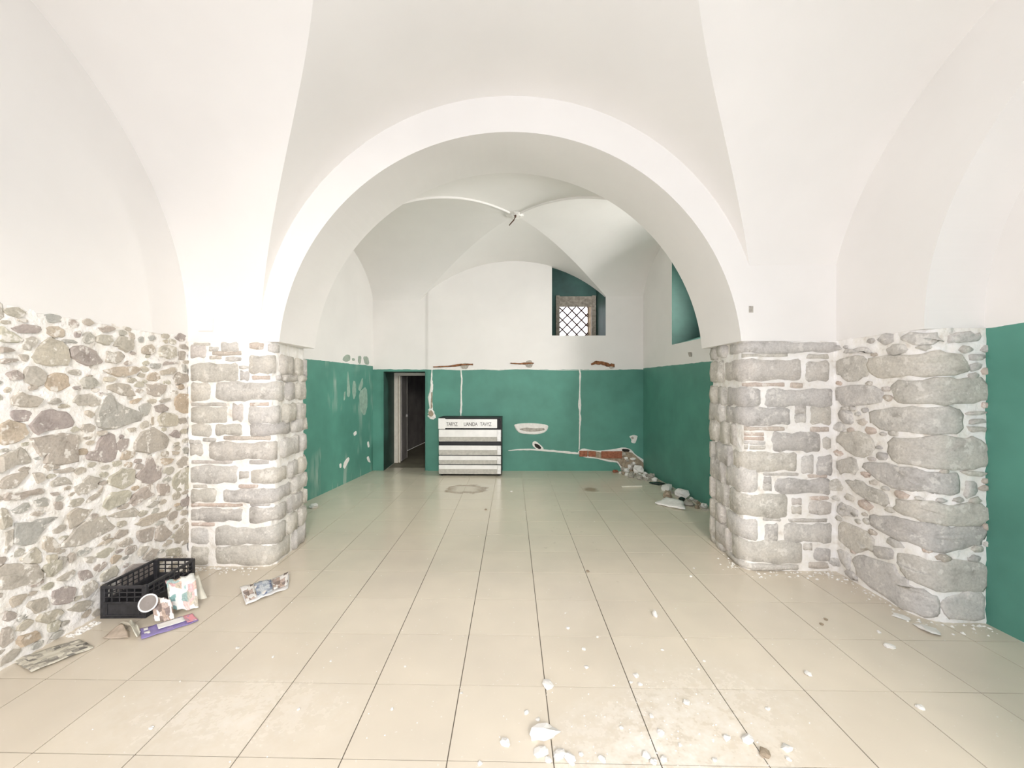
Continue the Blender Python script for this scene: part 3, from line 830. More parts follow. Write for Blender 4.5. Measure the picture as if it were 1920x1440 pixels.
# ---- left pier, coursed stones
pl_pts = [(-3.13, 4.071), (-2.29, 4.054), (-2.36, 4.81), (-2.95, 4.85)]
PIL = Profile(pl_pts, {1: 0.13, 2: 0.07})
pier_l = mesh('wall_pier_left', [(-3.2, 4.11, 0), (-2.36, 4.11, 0), (-2.43, 4.77, 0), (-3.2, 4.77, 0), (-3.2, 4.11, 2.165), (-2.36, 4.11, 2.165), (-2.43, 4.77, 2.165), (-3.2, 4.77, 2.165)],
              [(0, 1, 5, 4), (1, 2, 6, 5), (2, 3, 7, 6), (4, 5, 6, 7)], M_MORTAR)
structure(pier_l, 'coursed stone pier between the rubble wall and the arch', 'pier')
mortar_bed('mortar', PIL, -0.02, 2.17, M_MORTAR, pier_l, 6, 0.006, 0.04, -0.004)
def courses(prof, parent, rects, ox, oy, k, s_lo, s_hi, inner, seed, thin=()):
    """rects: pixel boxes of the stones of the front face; inner(s0, s1, z0, z1) continues the course round the corner"""
    r = random.Random(seed)
    for n, (u0, w0, u1, w1) in enumerate(rects):
        if ox == 0: u0 = max(u0, 1133)                       # the pier starts at the corner with the rubble wall
        a = prof.pix(ox + u0 * k, oy + (w0 + w1) / 2 * k); c = prof.pix(ox + u1 * k, oy + (w0 + w1) / 2 * k)
        t = prof.pix(ox + (u0 + u1) / 2 * k, oy + w0 * k); q = prof.pix(ox + (u0 + u1) / 2 * k, oy + w1 * k)
        if None in (a, c, t, q): continue
        z0, z1 = max(0.015, q[1]), min(t[1], 2.155)
        s0, s1 = max(s_lo, a[0]), min(s_hi, c[0])
        thinb = (z1 - z0) < 0.07 and (s1 - s0) > 0.12
        block(prof, s0, s1, z0, z1, M_BRICKTHIN if thinb and r.random() < 0.6 else M_ASHLAR, parent, 0.008 if thinb else r.uniform(0.010, 0.02), seed + n)
rl = [(1130,290,1240,350),(1320,262,1435,310),(1250,345,1330,362),(1345,352,1450,375),(1255,292,1310,312),(1150,262,1270,280),(1480,350,1640,440),(1600,275,1680,318),(1490,250,1590,300),(1260,318,1460,338),
(1130,395,1430,490),(1440,440,1490,485),(1435,405,1490,420),(1500,465,1640,485),
(1130,510,1265,605),(1130,626,1370,642),(1480,625,1640,642),
(1110,655,1370,740),(1395,640,1455,725),
(1140,760,1275,822),(1285,762,1460,815),(1210,838,1300,858),(1130,850,1200,868),(1330,826,1640,846),
(1110,880,1215,935),(1120,972,1400,988),(1480,972,1640,992),
(1120,1010,1425,1100),(1435,1040,1490,1075),(1150,1118,1250,1134),(1420,1116,1560,1134),
(1130,1150,1300,1215),(1130,1230,1460,1246),(1490,1228,1640,1244),
(1130,1265,1455,1330),(1130,1345,1300,1362),
(1110,1383,1260,1463),(1110,1490,1260,1590)]
courses(PIL, pier_l, rl, 0, 560, .3125, 0.01, PIL.L, None, 2000)
rr_ = random.Random(31)
# stones that turn the corner, then the soffit side of the same course
for u0, w0, w1 in ((1500,350,440),(1660,462,486),(1290,510,602),(1485,655,742),(1495,758,816),(1250,870,958),(1500,1030,1105),(1335,1150,1218),(1490,1262,1335),(1285,1378,1468),(1285,1490,1590)):
    a = PIL.pix(u0 * .3125, 560 + (w0 + w1) / 2 * .3125)
    z1 = PIL.pix(1400 * .3125, 560 + w0 * .3125)[1]; z0 = max(0.015, PIL.pix(1400 * .3125, 560 + w1 * .3125)[1])
    corner = 0.75
    e = corner + rr_.uniform(0.12, 0.4)
    block(PIL, a[0], e, z0, z1, M_ASHLAR, pier_l, rr_.uniform(0.016, 0.026), 2300 + w0)
    m = e + 0.025
    while m < PIL.L - 0.45:
        n_ = min(m + rr_.uniform(0.2, 0.45), PIL.L - 0.3)
        block(PIL, m, n_, z0 - 0.01, z1 + 0.01, M_ASHLAR, pier_l, rr_.uniform(0.03, 0.045), 2500 + w0 + int(m * 50))
        m = n_ + 0.025
fp = Filler(0.02, 1.35, 0.03, 2.14, 0.014)

# ---- right pier
pr_pts = [(2.85, 4.85), (2.27, 4.80), (2.185, 3.975), (3.04, 3.955), (3.04, 3.10), (3.56, 3.09)]
PIR = Profile(pr_pts, {1: 0.07, 2: 0.13, 4: 0.20})
pier_r = mesh('wall_pier_right', [(2.34, 4.77, 0), (2.26, 4.03, 0), (3.1, 4.03, 0), (3.1, 3.3, 0), (3.3, 3.18, 0), (3.6, 3.18, 0)] + [(2.34, 4.77, 2.165), (2.26, 4.03, 2.165), (3.1, 4.03, 2.165), (3.1, 3.3, 2.165), (3.3, 3.18, 2.165), (3.6, 3.18, 2.165)],
              [(0, 1, 7, 6), (1, 2, 8, 7), (2, 3, 9, 8), (3, 4, 10, 9), (4, 5, 11, 10)], M_MORTAR)
structure(pier_r, 'coursed grey stone pier beside the green panel', 'pier')
mortar_bed('mortar', PIR, -0.02, 2.17, M_MORTAR, pier_r, 8, 0.006, 0.04, -0.004)
K3 = 0.32292
SC = PIR.pix(1390, 900)[0]                             # start of the front face
SI = PIR.pix(1566, 900)[0]                             # inner corner
rr = [(645,245,800,345),(270,366,540,384),(560,366,640,392),(415,410,815,495),(670,510,812,600),(590,500,655,540),(590,548,655,592),(280,622,540,641),(670,622,800,646),
(275,655,430,672),(275,680,430,697),(275,705,430,722),(275,730,430,750),(455,660,745,755),(755,690,795,745),(630,795,700,885),(715,795,812,895),(400,888,620,902),(650,900,790,915),
(470,930,800,1000),(410,915,452,945),(410,952,452,985),(570,1040,630,1070),(570,1085,630,1120),(660,1060,810,1125),(660,1025,800,1045),(400,1150,520,1165),(540,1155,790,1172),
(415,1190,495,1275),(520,1190,812,1285),(700,1330,800,1390),(640,1300,690,1330),(650,1410,800,1440),(270,195,560,212),(650,200,800,222)]
courses(PIR, pier_r, rr, 1300, 600, K3, SC - 0.1, SI - 0.01, None, 3000)
for u1, w0, w1 in ((835,132,186),(635,235,345),(395,400,495),(570,515,605),(250,620,745),(605,775,872),(380,865,1000),(550,1020,1140),(380,1170,1275),(640,1290,1405),(620,1420,1462)):
    c = PIR.pix(1300 + u1 * K3, 600 + (w0 + w1) / 2 * K3)
    z1 = min(2.15, PIR.pix(1300 + 500 * K3, 600 + w0 * K3)[1]); z0 = max(0.015, PIR.pix(1300 + 500 * K3, 600 + w1 * K3)[1])
    e = SC - rr_.uniform(0.08, 0.42)
    block(PIR, e, min(c[0], SI - 0.01), z0, z1, M_ASHLAR, pier_r, rr_.uniform(0.016, 0.026), 3300 + w0)
    m = e - 0.025
    while m > 0.45:
        n_ = max(m - rr_.uniform(0.2, 0.45), 0.3)
        block(PIR, n_, m, z0 - 0.01, z1 + 0.01, M_ASHLAR, pier_r, rr_.uniform(0.03, 0.045), 3500 + w0 + int(m * 50))
        m = n_ - 0.025
P3 = [[(1020,220),(1200,215),(1400,185),(1560,210),(1580,310),(1300,320),(1060,335)],[(840,220),(1000,215),(1010,340),(850,345)],[(840,385),(1090,390),(1095,485),(840,490)],
[(1175,360),(1450,340),(1690,345),(1700,470),(1400,490),(1180,480)],[(1030,530),(1250,510),(1540,505),(1550,640),(1350,660),(1060,620)],[(845,525),(920,530),(930,610),(860,590)],
[(830,700),(870,650),(1000,660),(1050,720),(1030,790),(900,770)],[(1150,690),(1400,680),(1650,690),(1690,760),(1690,850),(1400,860),(1150,810)],[(1070,770),(1120,770),(1125,810),(1070,810)],
[(845,800),(950,810),(950,890),(850,890)],[(980,840),(1150,840),(1320,880),(1530,900),(1530,1010),(1300,990),(1100,955)],[(1580,940),(1640,940),(1640,1010),(1570,1030)],
[(885,930),(960,940),(1120,1000),(1120,1080),(960,1020)],[(1560,880),(1690,880),(1690,905),(1570,900)],[(1190,1050),(1350,1060),(1690,1080),(1700,1150),(1650,1190),(1350,1170),(1190,1110)],
[(840,1060),(950,1090),(940,1150),(850,1130)],[(1040,1130),(1250,1170),(1450,1200),(1680,1210),(1660,1290),(1500,1340),(1300,1310),(1050,1200)],[(850,1170),(1040,1250),(1040,1330),(960,1350),(850,1290)],
[(1580,535),(1690,530),(1690,550),(1590,555)],[(1600,580),(1690,575),(1690,600),(1600,605)],[(1590,615),(1690,620),(1690,650),(1600,650)],[(1200,90),(1400,66),(1450,125),(1250,145)],[(880,170),(1030,165),(1030,195),(900,200)],
[(1600,200),(1680,195),(1680,230),(1610,235)],[(1600,255),(1660,250),(1660,290),(1605,295)],[(1480,80),(1660,75),(1640,130),(1500,140)]]
P4 = [[(1190,430),(1400,470),(1680,480),(1690,640),(1480,650),(1290,600),(1200,500)],[(945,440),(1160,490),(1180,530),(1260,610),(1420,680),(1400,790),(1200,740),(960,560)],[(840,400),(910,430),(910,520),(860,480)],
[(1430,700),(1560,650),(1680,650),(1690,815),(1480,810)],[(1050,380),(1160,410),(1150,470),(1060,450)]]
fr = Filler(SI, PIR.L - 0.06, 0.03, 2.14, 0.012)
k = 0
for src, oy in ((P3, 600), (P4, 900)):
    for poly in src:
        q = [PIR.pix(1300 + u * K3, oy + w_ * K3) for u, w_ in poly]
        if any(p is None for p in q): continue
        q = [(min(max(p[0], SI + 0.015), PIR.L - 0.075), max(0.02, min(p[1], 2.15))) for p in q]
        fr.mark(q)
        big = max(p[0] for p in q) - min(p[0] for p in q) > 0.2
        qq = chaikin(q, 1) if not big else chaikin(q, 2)
        stone(PIR, qq, M_ASHLAR, pier_r, rng.uniform(0.010, 0.022), 4000 + k, [(1, -0.03), (1, .2), (.93, .8), (.75, 1), (.5, 1.05), (.25, 1.05)] if big else None)
        k += 1
for q in fr.run(900, 0.05, 0.016, 0.012, 21, 1.8)[:70]:
    stone(PIR, q, M_ASHLAR if rng.random() < .7 else M_BRICKTHIN, pier_r, 0.012, 4500 + k); k += 1
print('STONES', len([o for o in bpy.data.objects if o.name.startswith('stone')]), {p.name: len(p.children) for p in (wl, pier_l, pier_r)})

# ------------------------------------------------------------------ scars on the back walls (parts of the walls)
def strip(name, pts, mat, parent, Y, th=0.006, seed=0):
    """irregular ribbon of plaster in a wall plane; pts are (px, py, half-width px) down its length"""
    r = random.Random(seed)
    v, f = [], []
    fine = []
    for (a, c) in zip(pts, pts[1:]):
        for k in range(4):
            t = k / 4
            fine.append(tuple(a[i] * (1 - t) + c[i] * t for i in range(3)))
    fine.append(pts[-1])
    for i, (px, py, hw) in enumerate(fine):
        a, c = fine[max(0, i - 1)], fine[min(len(fine) - 1, i + 1)]
        dx, dy = c[0] - a[0], c[1] - a[1]; L = math.hypot(dx, dy) or 1
        nx, ny = -dy / L, dx / L
        h1, h2 = hw * r.uniform(.75, 1.25), hw * r.uniform(.75, 1.25)
        A, C, M = onY(px + nx * h1, py + ny * h1, Y), onY(px - nx * h2, py - ny * h2, Y), onY(px, py, Y)
        v += [(A[0], Y + 0.004, A[2]), (M[0] * .5 + A[0] * .5, Y - th, M[2] * .5 + A[2] * .5), (M[0] * .5 + C[0] * .5, Y - th * r.uniform(.5, 1), M[2] * .5 + C[2] * .5), (C[0], Y + 0.004, C[2])]
    for i in range(len(fine) - 1):
        for k in range(3):
            a = 4 * i + k
            f.append((a, a + 4, a + 5, a + 1))
    return mesh(name, v, f, mat, parent)
def patch(name, pts, mat, parent, place, nrm, th=0.006):
    """flat flake with its own edge; place maps a pixel to the surface, nrm points into the room"""
    q = chaikin([(float(a), float(c)) for a, c in pts], 1)
    P = [Vector(place(*p)) for p in q]; n = Vector(nrm); c = sum(P, Vector()) / len(P)
    v = [p - n * 0.003 for p in P] + [c + (p - c) * .93 + n * th for p in P] + [c + n * th]
    k = len(P)
    f = [(i, (i + 1) % k, k + (i + 1) % k, k + i) for i in range(k)] + [(k + i, k + (i + 1) % k, 2 * k) for i in range(k)]
    return mesh(name, v, f, mat, parent)
pb = lambda px, py: onY(px, py, YB)
NB = (0, -1, 0)
# chased channels filled with plaster
strip('plaster_channel', [(864, 693, 1.2), (866, 715, 2), (864.5, 735, 1.6), (865, 755, 2), (864, 772, 2.2), (864, 780, .6)], M_CHIP, wb, YB, .008, 1)
strip('plaster_channel', [(1086, 692, 1.5), (1088, 700, 2), (1087, 730, 1.4), (1087, 760, 3), (1087, 775, 1.5), (1088, 785, 2.6), (1087, 800, 1.4), (1086, 843, 1.3)], M_CHIP, wb, YB, .008, 2)
strip('plaster_channel', [(953, 845, .8), (975, 843, 1.6), (1000, 843, 2), (1030, 845, 2.2), (1060, 848, 2.4), (1084, 850, 2)], M_CHIP, wb, YB, .008, 3)
strip('plaster_channel', [(810, 692, 1), (809, 712, 2), (810, 725, 3), (807, 745, 4.2), (808, 765, 4), (808, 772, 6), (810, 780, 9), (809, 786, 4)], M_CHIP, wb, YB, .01, 4)
strip('open_channel', [(809.5, 735, 1), (809, 755, 1.5), (808.5, 766, 1.6)], M_DIRT, wb, YB - .009, .004, 5)
patch('channel_hole', [(803, 772), (809, 768), (814, 776), (810, 782), (804, 780)], M_DIRT, wb, pb, NB, .014)
strip('plaster_edge', [(812, 688, 1), (835, 692, 1.6), (870, 693, 2), (905, 692, 1.3), (935, 693, 2), (960, 692, 1), (990, 692, 1), (1010, 693, .8), (1060, 694, .8), (1140, 693, 1.2), (1160, 693, .8)], M_CHIP, wb, YB, .006, 6)
# rusty stubs of the old shelf brackets, each in its broken socket
for k, (plate, bar) in enumerate(((([(862, 684), (872, 680), (880, 684), (876, 692), (866, 692)]), [(812, 688, .8), (840, 687, 1.6), (865, 684, 2.2), (887, 683, 1.6)]),
                                  (([(985, 678), (995, 674), (1000, 682), (996, 690), (986, 688)]), [(957, 681, .9), (975, 682, 1.4), (990, 681, 2.2), (1001, 681, 1)]),
                                  (([(1140, 682), (1152, 681), (1153, 690), (1143, 692)]), [(1108, 683, 1.5), (1118, 680, 3), (1130, 681, 3), (1141, 685, 3.4), (1152, 685, 3.4)]))):
    patch('broken_socket', plate, M_GREYR, wb, pb, NB, .012)
    strip('bracket_stub', bar, M_RUST, wb, YB - .01, .012, 20 + k)
# patched holes
pt = patch('plaster_patch', [(963, 796), (972, 794), (996, 793), (1020, 795), (1029, 798), (1027, 806), (1020, 812), (1005, 815), (985, 814), (973, 812), (966, 804)], M_CHIP, wb, pb, NB, .012)
patch('raw_patch', [(970, 805), (985, 801), (1000, 803), (1020, 802), (1024, 806), (1010, 809), (990, 810)], M_GREYR, pt, lambda a, c: onY(a, c, YB - .009), NB, .006)
patch('plaster_rim', [(998, 829), (1004, 826), (1018, 838), (1020, 843), (1008, 844), (998, 836)], M_CHIP, wb, pb, NB, .008)
patch('wall_hole', [(1001, 831), (1010, 833), (1016, 840), (1012, 843), (1003, 838)], M_HOLE, wb, pb, NB, .010)
patch('plaster_rim', [(1179, 818), (1188, 815), (1196, 817), (1194, 824), (1191, 832), (1183, 830), (1184, 824)], M_CHIP, wb, pb, NB, .008)
patch('wall_hole', [(1182, 820), (1187, 818), (1189, 822), (1185, 824)], M_GREYR, wb, pb, NB, .012)
# broken-out plaster with bricks behind
patch('plaster_rim', [(1082, 846), (1092, 840), (1105, 843), (1122, 845), (1150, 842), (1170, 838), (1184, 842), (1192, 852), (1205, 860), (1222, 872), (1225, 884), (1170, 887), (1160, 868), (1140, 866), (1118, 860), (1095, 858), (1084, 853)], M_CHIP, wb, pb, NB, .008)
patch('exposed_core', [(1085, 847), (1100, 843), (1130, 848), (1150, 845), (1183, 845), (1200, 860), (1216, 874), (1216, 886), (1172, 886), (1164, 866), (1140, 862), (1098, 855)], M_DIRT, wb, pb, NB, .012)
patch('wall_hole', [(1165, 841), (1180, 842), (1181, 847), (1167, 847)], M_HOLE, wb, pb, NB, .016)
def raw_brick(x0, y0, x1, y1, mat, th, name='brick'):
    A, C = onY(x0, y1, YB), onY(x1, y0, YB)
    B().bbox(A[0], YB - th, A[2], C[0], YB + .02, C[2], .008).build(name, mat, wb)
raw_brick(1086, 845, 1101, 856, M_REDBRICK, .03); raw_brick(1103, 846, 1117, 856, M_REDBRICK, .025); raw_brick(1127, 846, 1166, 859, M_REDBRICK, .035)
r5 = random.Random(5)
for k in range(26):
    px = r5.uniform(1168, 1216); py = r5.uniform(850, 884)
    if py < 848 + (px - 1170) * .7: continue
    P = onY(px, py, YB)
    o = bpy.data.objects.new('core_stone', lump_mesh('core_stone', r5.choice((M_GREYR, M_GREYR, M_DIRT, M_CHIP)), 300 + k, 7, 4, r5.uniform(.03, .07), .03, r5.uniform(.025, .05)))
    o.location = (P[0], YB - .012, P[2]); o.parent = wb; COL.objects.link(o)
# flaked paint on the left wall, old paint above the dado
def pleft(px, py):
    dx = (px - CX) / F                                      # X = -2.85 - (8.6 - Y) * .108
    t = (-2.85 - 8.6 * .108) / (dx - .108)
    return dx * t, t, H - (py - CY) / F * t
NLW = Vector((1, -.108, 0)).normalized()
for k, p in enumerate(([(645, 866), (653, 856), (656, 860), (649, 874), (646, 880), (643, 876)], [(687, 858), (691, 854), (693, 862), (695, 868), (690, 866)], [(662, 812), (668, 807), (669, 814), (664, 818)], [(636, 870), (640, 868), (640, 877), (637, 878)], [(688, 830), (691, 826), (693, 838), (690, 840)])):
    patch('flaked_patch', p, M_CHIP, wbl, pleft, NLW, .004)
M_OLDGREEN = plain('old_grey_green_paint', (0.36, 0.43, 0.36), .9, var=.15)
for k, p in enumerate(([(643, 670), (650, 664), (657, 666), (657, 676), (649, 679), (642, 676)], [(659, 672), (664, 671), (666, 676), (661, 677)], [(671, 667), (678, 667), (676, 684), (671, 680)], [(680, 668), (690, 668), (693, 684), (684, 684)])):
    patch('old_paint_patch', p, M_OLDGREEN, wbl, pleft, NLW, .003)
M_PALEGREEN = plain('rubbed_green_paint', (0.30, 0.44, 0.36), .8, var=.15)
for k, p in enumerate(([(652, 692), (654, 706), (657, 735), (655, 746), (650, 744), (651, 715)], [(680, 705), (681, 722), (675, 735), (671, 730)], [(662, 712), (667, 715), (668, 740), (663, 752), (660, 735)], [(672, 735), (688, 722), (690, 760), (684, 782), (675, 770)], [(645, 735), (648, 733), (647, 750), (644, 752)])):
    patch('rubbed_patch', p, M_PALEGREEN, wbl, pleft, NLW, .002)
o = pb(1297, 668)
tx = xr(6.6); mesh('patch', [(tx - .006, 6.55, 2.19), (tx - .002, 6.68, 2.2), (tx - .006, 6.68, 2.27), (tx - .006, 6.55, 2.26)], [(0, 1, 2, 3)], M_GREYR, wbr)

# ------------------------------------------------------------------ metal drawer unit by the back wall
cab = empty('drawer_cabinet', (-0.805, 8.08, 0), math.radians(-1.2))
tag(cab, 'white-fronted metal drawer cabinet with black carcass standing against the green wall', 'cabinet')
W2 = 0.605
B().bbox(-W2, 0.02, 0.03, -W2 + .025, 0.46, 1.125).build('side_panel', M_BLACKMET, cab)
B().bbox(W2 - .025, 0.02, 0.03, W2, 0.46, 1.125).build('side_panel', M_BLACKMET, cab)
B().bbox(-W2 + .025, 0.02, 1.1, W2 - .025, 0.46, 1.125).build('top_panel', M_BLACKMET, cab)
B().bbox(-W2 + .025, 0.44, 0.03, W2 - .025, 0.46, 1.1).build('back_panel', M_BLACKMET, cab)
B().bbox(-W2 + .025, 0.03, 0.03, W2 - .025, 0.44, 0.055).build('bottom_panel', M_BLACKMET, cab)
for sx in (-W2 + .03, W2 - .07):
    for sy in (0.05, 0.4): B().bbox(sx, sy, 0, sx + .04, sy + .04, .03).build('foot', M_BLACKMET, cab)
B().bbox(-W2 + .025, 0.12, 0.055, W2 - .025, 0.13, 1.1).build('inner_panel', M_BLACKMET, cab)
hd = B().bbox(-W2 + .0, -0.012, 0.925, W2 - .085, 0.012, 1.095, .004).build('sign_panel', M_STEEL, cab)
B().bbox(-W2 - .004, -0.016, 0.905, -W2 + .13, 0.006, 1.112, .006).build('torn_label', M_STEEL, hd)
for x, txt in ((-W2 + .15, 'TARYZ'), (-W2 + .485, 'UANIDA'), (-W2 + .80, 'TAVYZ')):
    c = bpy.data.curves.new('lettering', 'FONT'); c.body = txt; c.size = 0.105; c.extrude = 0.0008; c.space_character = 0.88
    c.materials.append(M_INK)
    tmp = bpy.data.objects.new('tmp', c); COL.objects.link(tmp); bpy.context.view_layer.update()
    me = bpy.data.meshes.new_from_object(tmp.evaluated_get(bpy.context.evaluated_depsgraph_get()))
    bpy.data.objects.remove(tmp)
    t = bpy.data.objects.new('lettering', me); t.location = (x, -0.0135, 0.968); t.rotation_euler = (R90, 0, 0); t.scale = (.72, .95, 1); t.parent = hd
    COL.objects.link(t)
def drawer(z0, z1, split, depth=-.014):
    fr_ = B().bbox(-W2 + .004, depth, z0 + (z1 - z0) * split, W2 - .01, 0.012, z1, .006).build('drawer_front', M_STEEL, cab)
    # the lower part of each front folds back as a dull metal grip
    v = [(-W2 + .004, depth + .002, z0 + (z1 - z0) * split), (W2 - .01, depth + .002, z0 + (z1 - z0) * split), (W2 - .01, depth + .03, z0), (-W2 + .004, depth + .03, z0), (-W2 + .004, .05, z0), (W2 - .01, .05, z0)]
    mesh('grip_rail', v, [(0, 1, 2, 3), (3, 2, 5, 4)], M_BRUSHED, fr_)
    B().bbox(W2 - .085, depth - .004, z0 + .008, W2 - .012, depth + .012, z1 - .006, .004).build('end_clip', M_BRUSHED, fr_)
drawer(0.665, 0.895, .38); drawer(0.402, 0.59, .52); drawer(0.225, 0.392, .5); drawer(0.04, 0.215, .55)
B().bbox(-W2 + .01, 0.03, 0.595, W2 - .01, 0.10, 0.66).build('recess_panel', M_BLACKMET, cab)

# ------------------------------------------------------------------ crate and papers by the rubble wall
cr = empty('plastic_crate', (-2.92, 3.41, 0), math.radians(1.0))
tag(cr, 'black open plastic crate with lattice sides against the rubble wall', 'crate')
a, c_, hgt = 0.17, 0.255, 0.245
b = B()                                                     # bottom grid
b.bbox(-a, -c_, 0.0, a, c_, 0.012)
b.build('bottom', M_BLACK, cr)
for sx in (-1, 1):
    for sy in (-1, 1):
        x0, y0 = sx * a, sy * c_
        B().bbox(min(x0, x0 - sx * .035), min(y0, y0 - sy * .035), .012, max(x0, x0 - sx * .035), max(y0, y0 - sy * .035), hgt, .005).build('corner_post', M_BLACK, cr)
def panel(axis, sgn):
    """one side of the crate: rim, solid lower plate with raised frame, lattice above"""
    L = a if axis == 'x' else c_; off = c_ if axis == 'x' else a
    def bx_(u0, z0, u1, z1, t0=0.0, t1=.012):
        lo, hi = sorted((sgn * (off - t0), sgn * (off - t1)))
        return (u0, lo, z0, u1, hi, z1) if axis == 'x' else (lo, u0, z0, hi, u1, z1)
    root = B().bbox(*bx_(-L + .03, .012, L - .03, .115, .004, .012), .002).build('side_plate', M_BLACK, cr)
    for q in ((-L + .03, .112, L - .03, .124), (-L + .03, .02, L - .03, .03), (-L + .045, .03, -L + .055, .112), (L - .055, .03, L - .045, .112)):
        B().bbox(*bx_(*q, -.002, .01), .002).build('raised_rib', M_BLACK, root)
    B().bbox(*bx_(-L + .02, hgt - .022, L - .02, hgt, -.004, .014), .004).build('rim', M_BLACK, cr)
    n = 5 if axis == 'x' else 9
    for k in range(1, n):
        u = -L + .03 + (2 * L - .06) * k / n
        B().bbox(*bx_(u - .004, .124, u + .004, hgt - .02, .003, .010), .001).build('lattice_bar', M_BLACK, cr)
    for z in (.155, .19):
        B().bbox(*bx_(-L + .03, z, L - .03, z + .007, .003, .010), .001).build('lattice_bar', M_BLACK, cr)
for ax in ('x', 'y'):
    for sg in (-1, 1): panel(ax, sg)

def print_mat(name, paper, inks, scale=(6, 9), seed=0.0, cover=.5):
    """printed page: blocks of picture and columns of text, flat ink on the sheet's own UVs"""
    m, nt, p = new_mat(name, .45, 0, .4)
    uv = nt.nodes.new('ShaderNodeTexCoord').outputs['UV']
    mp = nt.nodes.new('ShaderNodeMapping'); mp.inputs['Location'].default_value = (seed, seed * 1.7, 0); nt.links.new(uv, mp.inputs['Vector'])
    vo = nt.nodes.new('ShaderNodeTexVoronoi'); vo.distance = 'CHEBYCHEV'; vo.inputs['Scale'].default_value = scale[0]; vo.inputs['Randomness'].default_value = .7
    nt.links.new(mp.outputs[0], vo.inputs['Vector'])
    sc_ = nt.nodes.new('ShaderNodeSeparateColor'); nt.links.new(vo.outputs['Color'], sc_.inputs[0])
    k = len(inks)
    c = ramp(nt, sc_.outputs[0], [(i / k, inks[i]) for i in range(k)])
    nt.nodes[-1].color_ramp.interpolation = 'CONSTANT' if False else 'LINEAR'
    on = math_(nt, 'LESS_THAN', sc_.outputs[1], cover)
    n = noise(nt, mp.outputs[0], scale[1], 3)
    c = mix(nt, .5, c, ramp(nt, n, [(.35, (.5, .5, .5)), (.65, (1.3, 1.3, 1.3))]), 'MULTIPLY')
    c = mix(nt, on, paper, c)
    nt.links.new(c, p.inputs['Base Color'])
    return m
def sheet(name, quad, mat, parent=None, n=10, wave=.012, seed=0, lift=None, z0=.004, th=.0015):
    """a limp sheet spanning four points (world), with its own folds and UVs, given thickness"""
    r = random.Random(seed)
    Q = [Vector(q) for q in quad]
    ph = [r.uniform(0, 6) for _ in range(6)]
    v = []
    for lay in (0, 1):
        for i in range(n + 1):
            for k in range(n + 1):
                u, w_ = i / n, k / n
                p = (Q[0] * (1 - u) + Q[1] * u) * (1 - w_) + (Q[3] * (1 - u) + Q[2] * u) * w_
                h = wave * (.5 + .5 * math.sin(ph[0] + u * 5 + w_ * 2)) * (.4 + .6 * math.sin(ph[1] + w_ * 6) ** 2)
                h += wave * .5 * abs(math.sin(ph[2] + 9 * u - 4 * w_))
                if lift: h += lift(u, w_)
                v.append((p.x, p.y, p.z + z0 + h + (th if lay == 0 else 0)))
    m_ = n + 1
    f = [(i * m_ + k, (i + 1) * m_ + k, (i + 1) * m_ + k + 1, i * m_ + k + 1) for i in range(n) for k in range(n)]
    N2 = m_ * m_
    f += [(N2 + i * m_ + k, N2 + i * m_ + k + 1, N2 + (i + 1) * m_ + k + 1, N2 + (i + 1) * m_ + k) for i in range(n) for k in range(n)]
    for i in range(n):
        f += [(i * m_, i * m_ + N2, (i + 1) * m_ + N2, (i + 1) * m_), (i * m_ + n, (i + 1) * m_ + n, (i + 1) * m_ + n + N2, i * m_ + n + N2),
              (i, i + 1, i + 1 + N2, i + N2), (n * m_ + i, n * m_ + i + N2, n * m_ + i + 1 + N2, n * m_ + i + 1)]
    o = mesh(name, v, f, mat, parent, True)
    uvl = o.data.uv_layers.new(name='UVMap')
    for l in o.data.loops:
        q = l.vertex_index % N2
        uvl.data[l.index].uv = ((q // m_) / n, (q % m_) / n)
    return o
M_PAPER = (0.83, 0.81, 0.76)
M_PURPLE = print_mat('purple_leaflet_print', (0.30, 0.25, 0.52), [(0.25, 0.2, 0.5), (0.34, 0.28, 0.55), (0.45, 0.36, 0.6)], (3, 20), 1.3, .4)
M_PINK = print_mat('pink_print', (0.80, 0.33, 0.38), [(0.75, 0.3, 0.36), (0.55, 0.35, 0.42)], (3, 14), 2.0, .4)
M_WHITEP = plain('white_paper', (0.86, 0.85, 0.83), .5, var=.04)
M_TEAL = print_mat('teal_catalogue_print', (0.86, 0.87, 0.84), [(0.62, 0.76, 0.74), (0.25, 0.45, 0.45), (0.78, 0.62, 0.48), (0.85, 0.55, 0.55)], (5, 16), 4.1, .5)
M_BROWNP = print_mat('brown_photo_print', (0.82, 0.80, 0.76), [(0.16, 0.13, 0.12), (0.45, 0.34, 0.27), (0.72, 0.58, 0.5), (0.3, 0.24, 0.22)], (4, 14), 7.7, .6)
M_BLUEP = print_mat('blue_photo_print', (0.42, 0.47, 0.55), [(0.12, 0.15, 0.28), (0.35, 0.42, 0.52), (0.65, 0.7, 0.74)], (5, 18), 3.3, .75)
M_NEWS = print_mat('newsprint', (0.66, 0.63, 0.53), [(0.42, 0.40, 0.34), (0.20, 0.19, 0.17), (0.5, 0.47, 0.4)], (9, 40), 5.2, .45)
M_TAN = plain('tan_wrapping_paper', (0.50, 0.42, 0.34), .8, var=.15)
M_OFFW = plain('creased_grey_paper', (0.70, 0.68, 0.58), .8, var=.1)

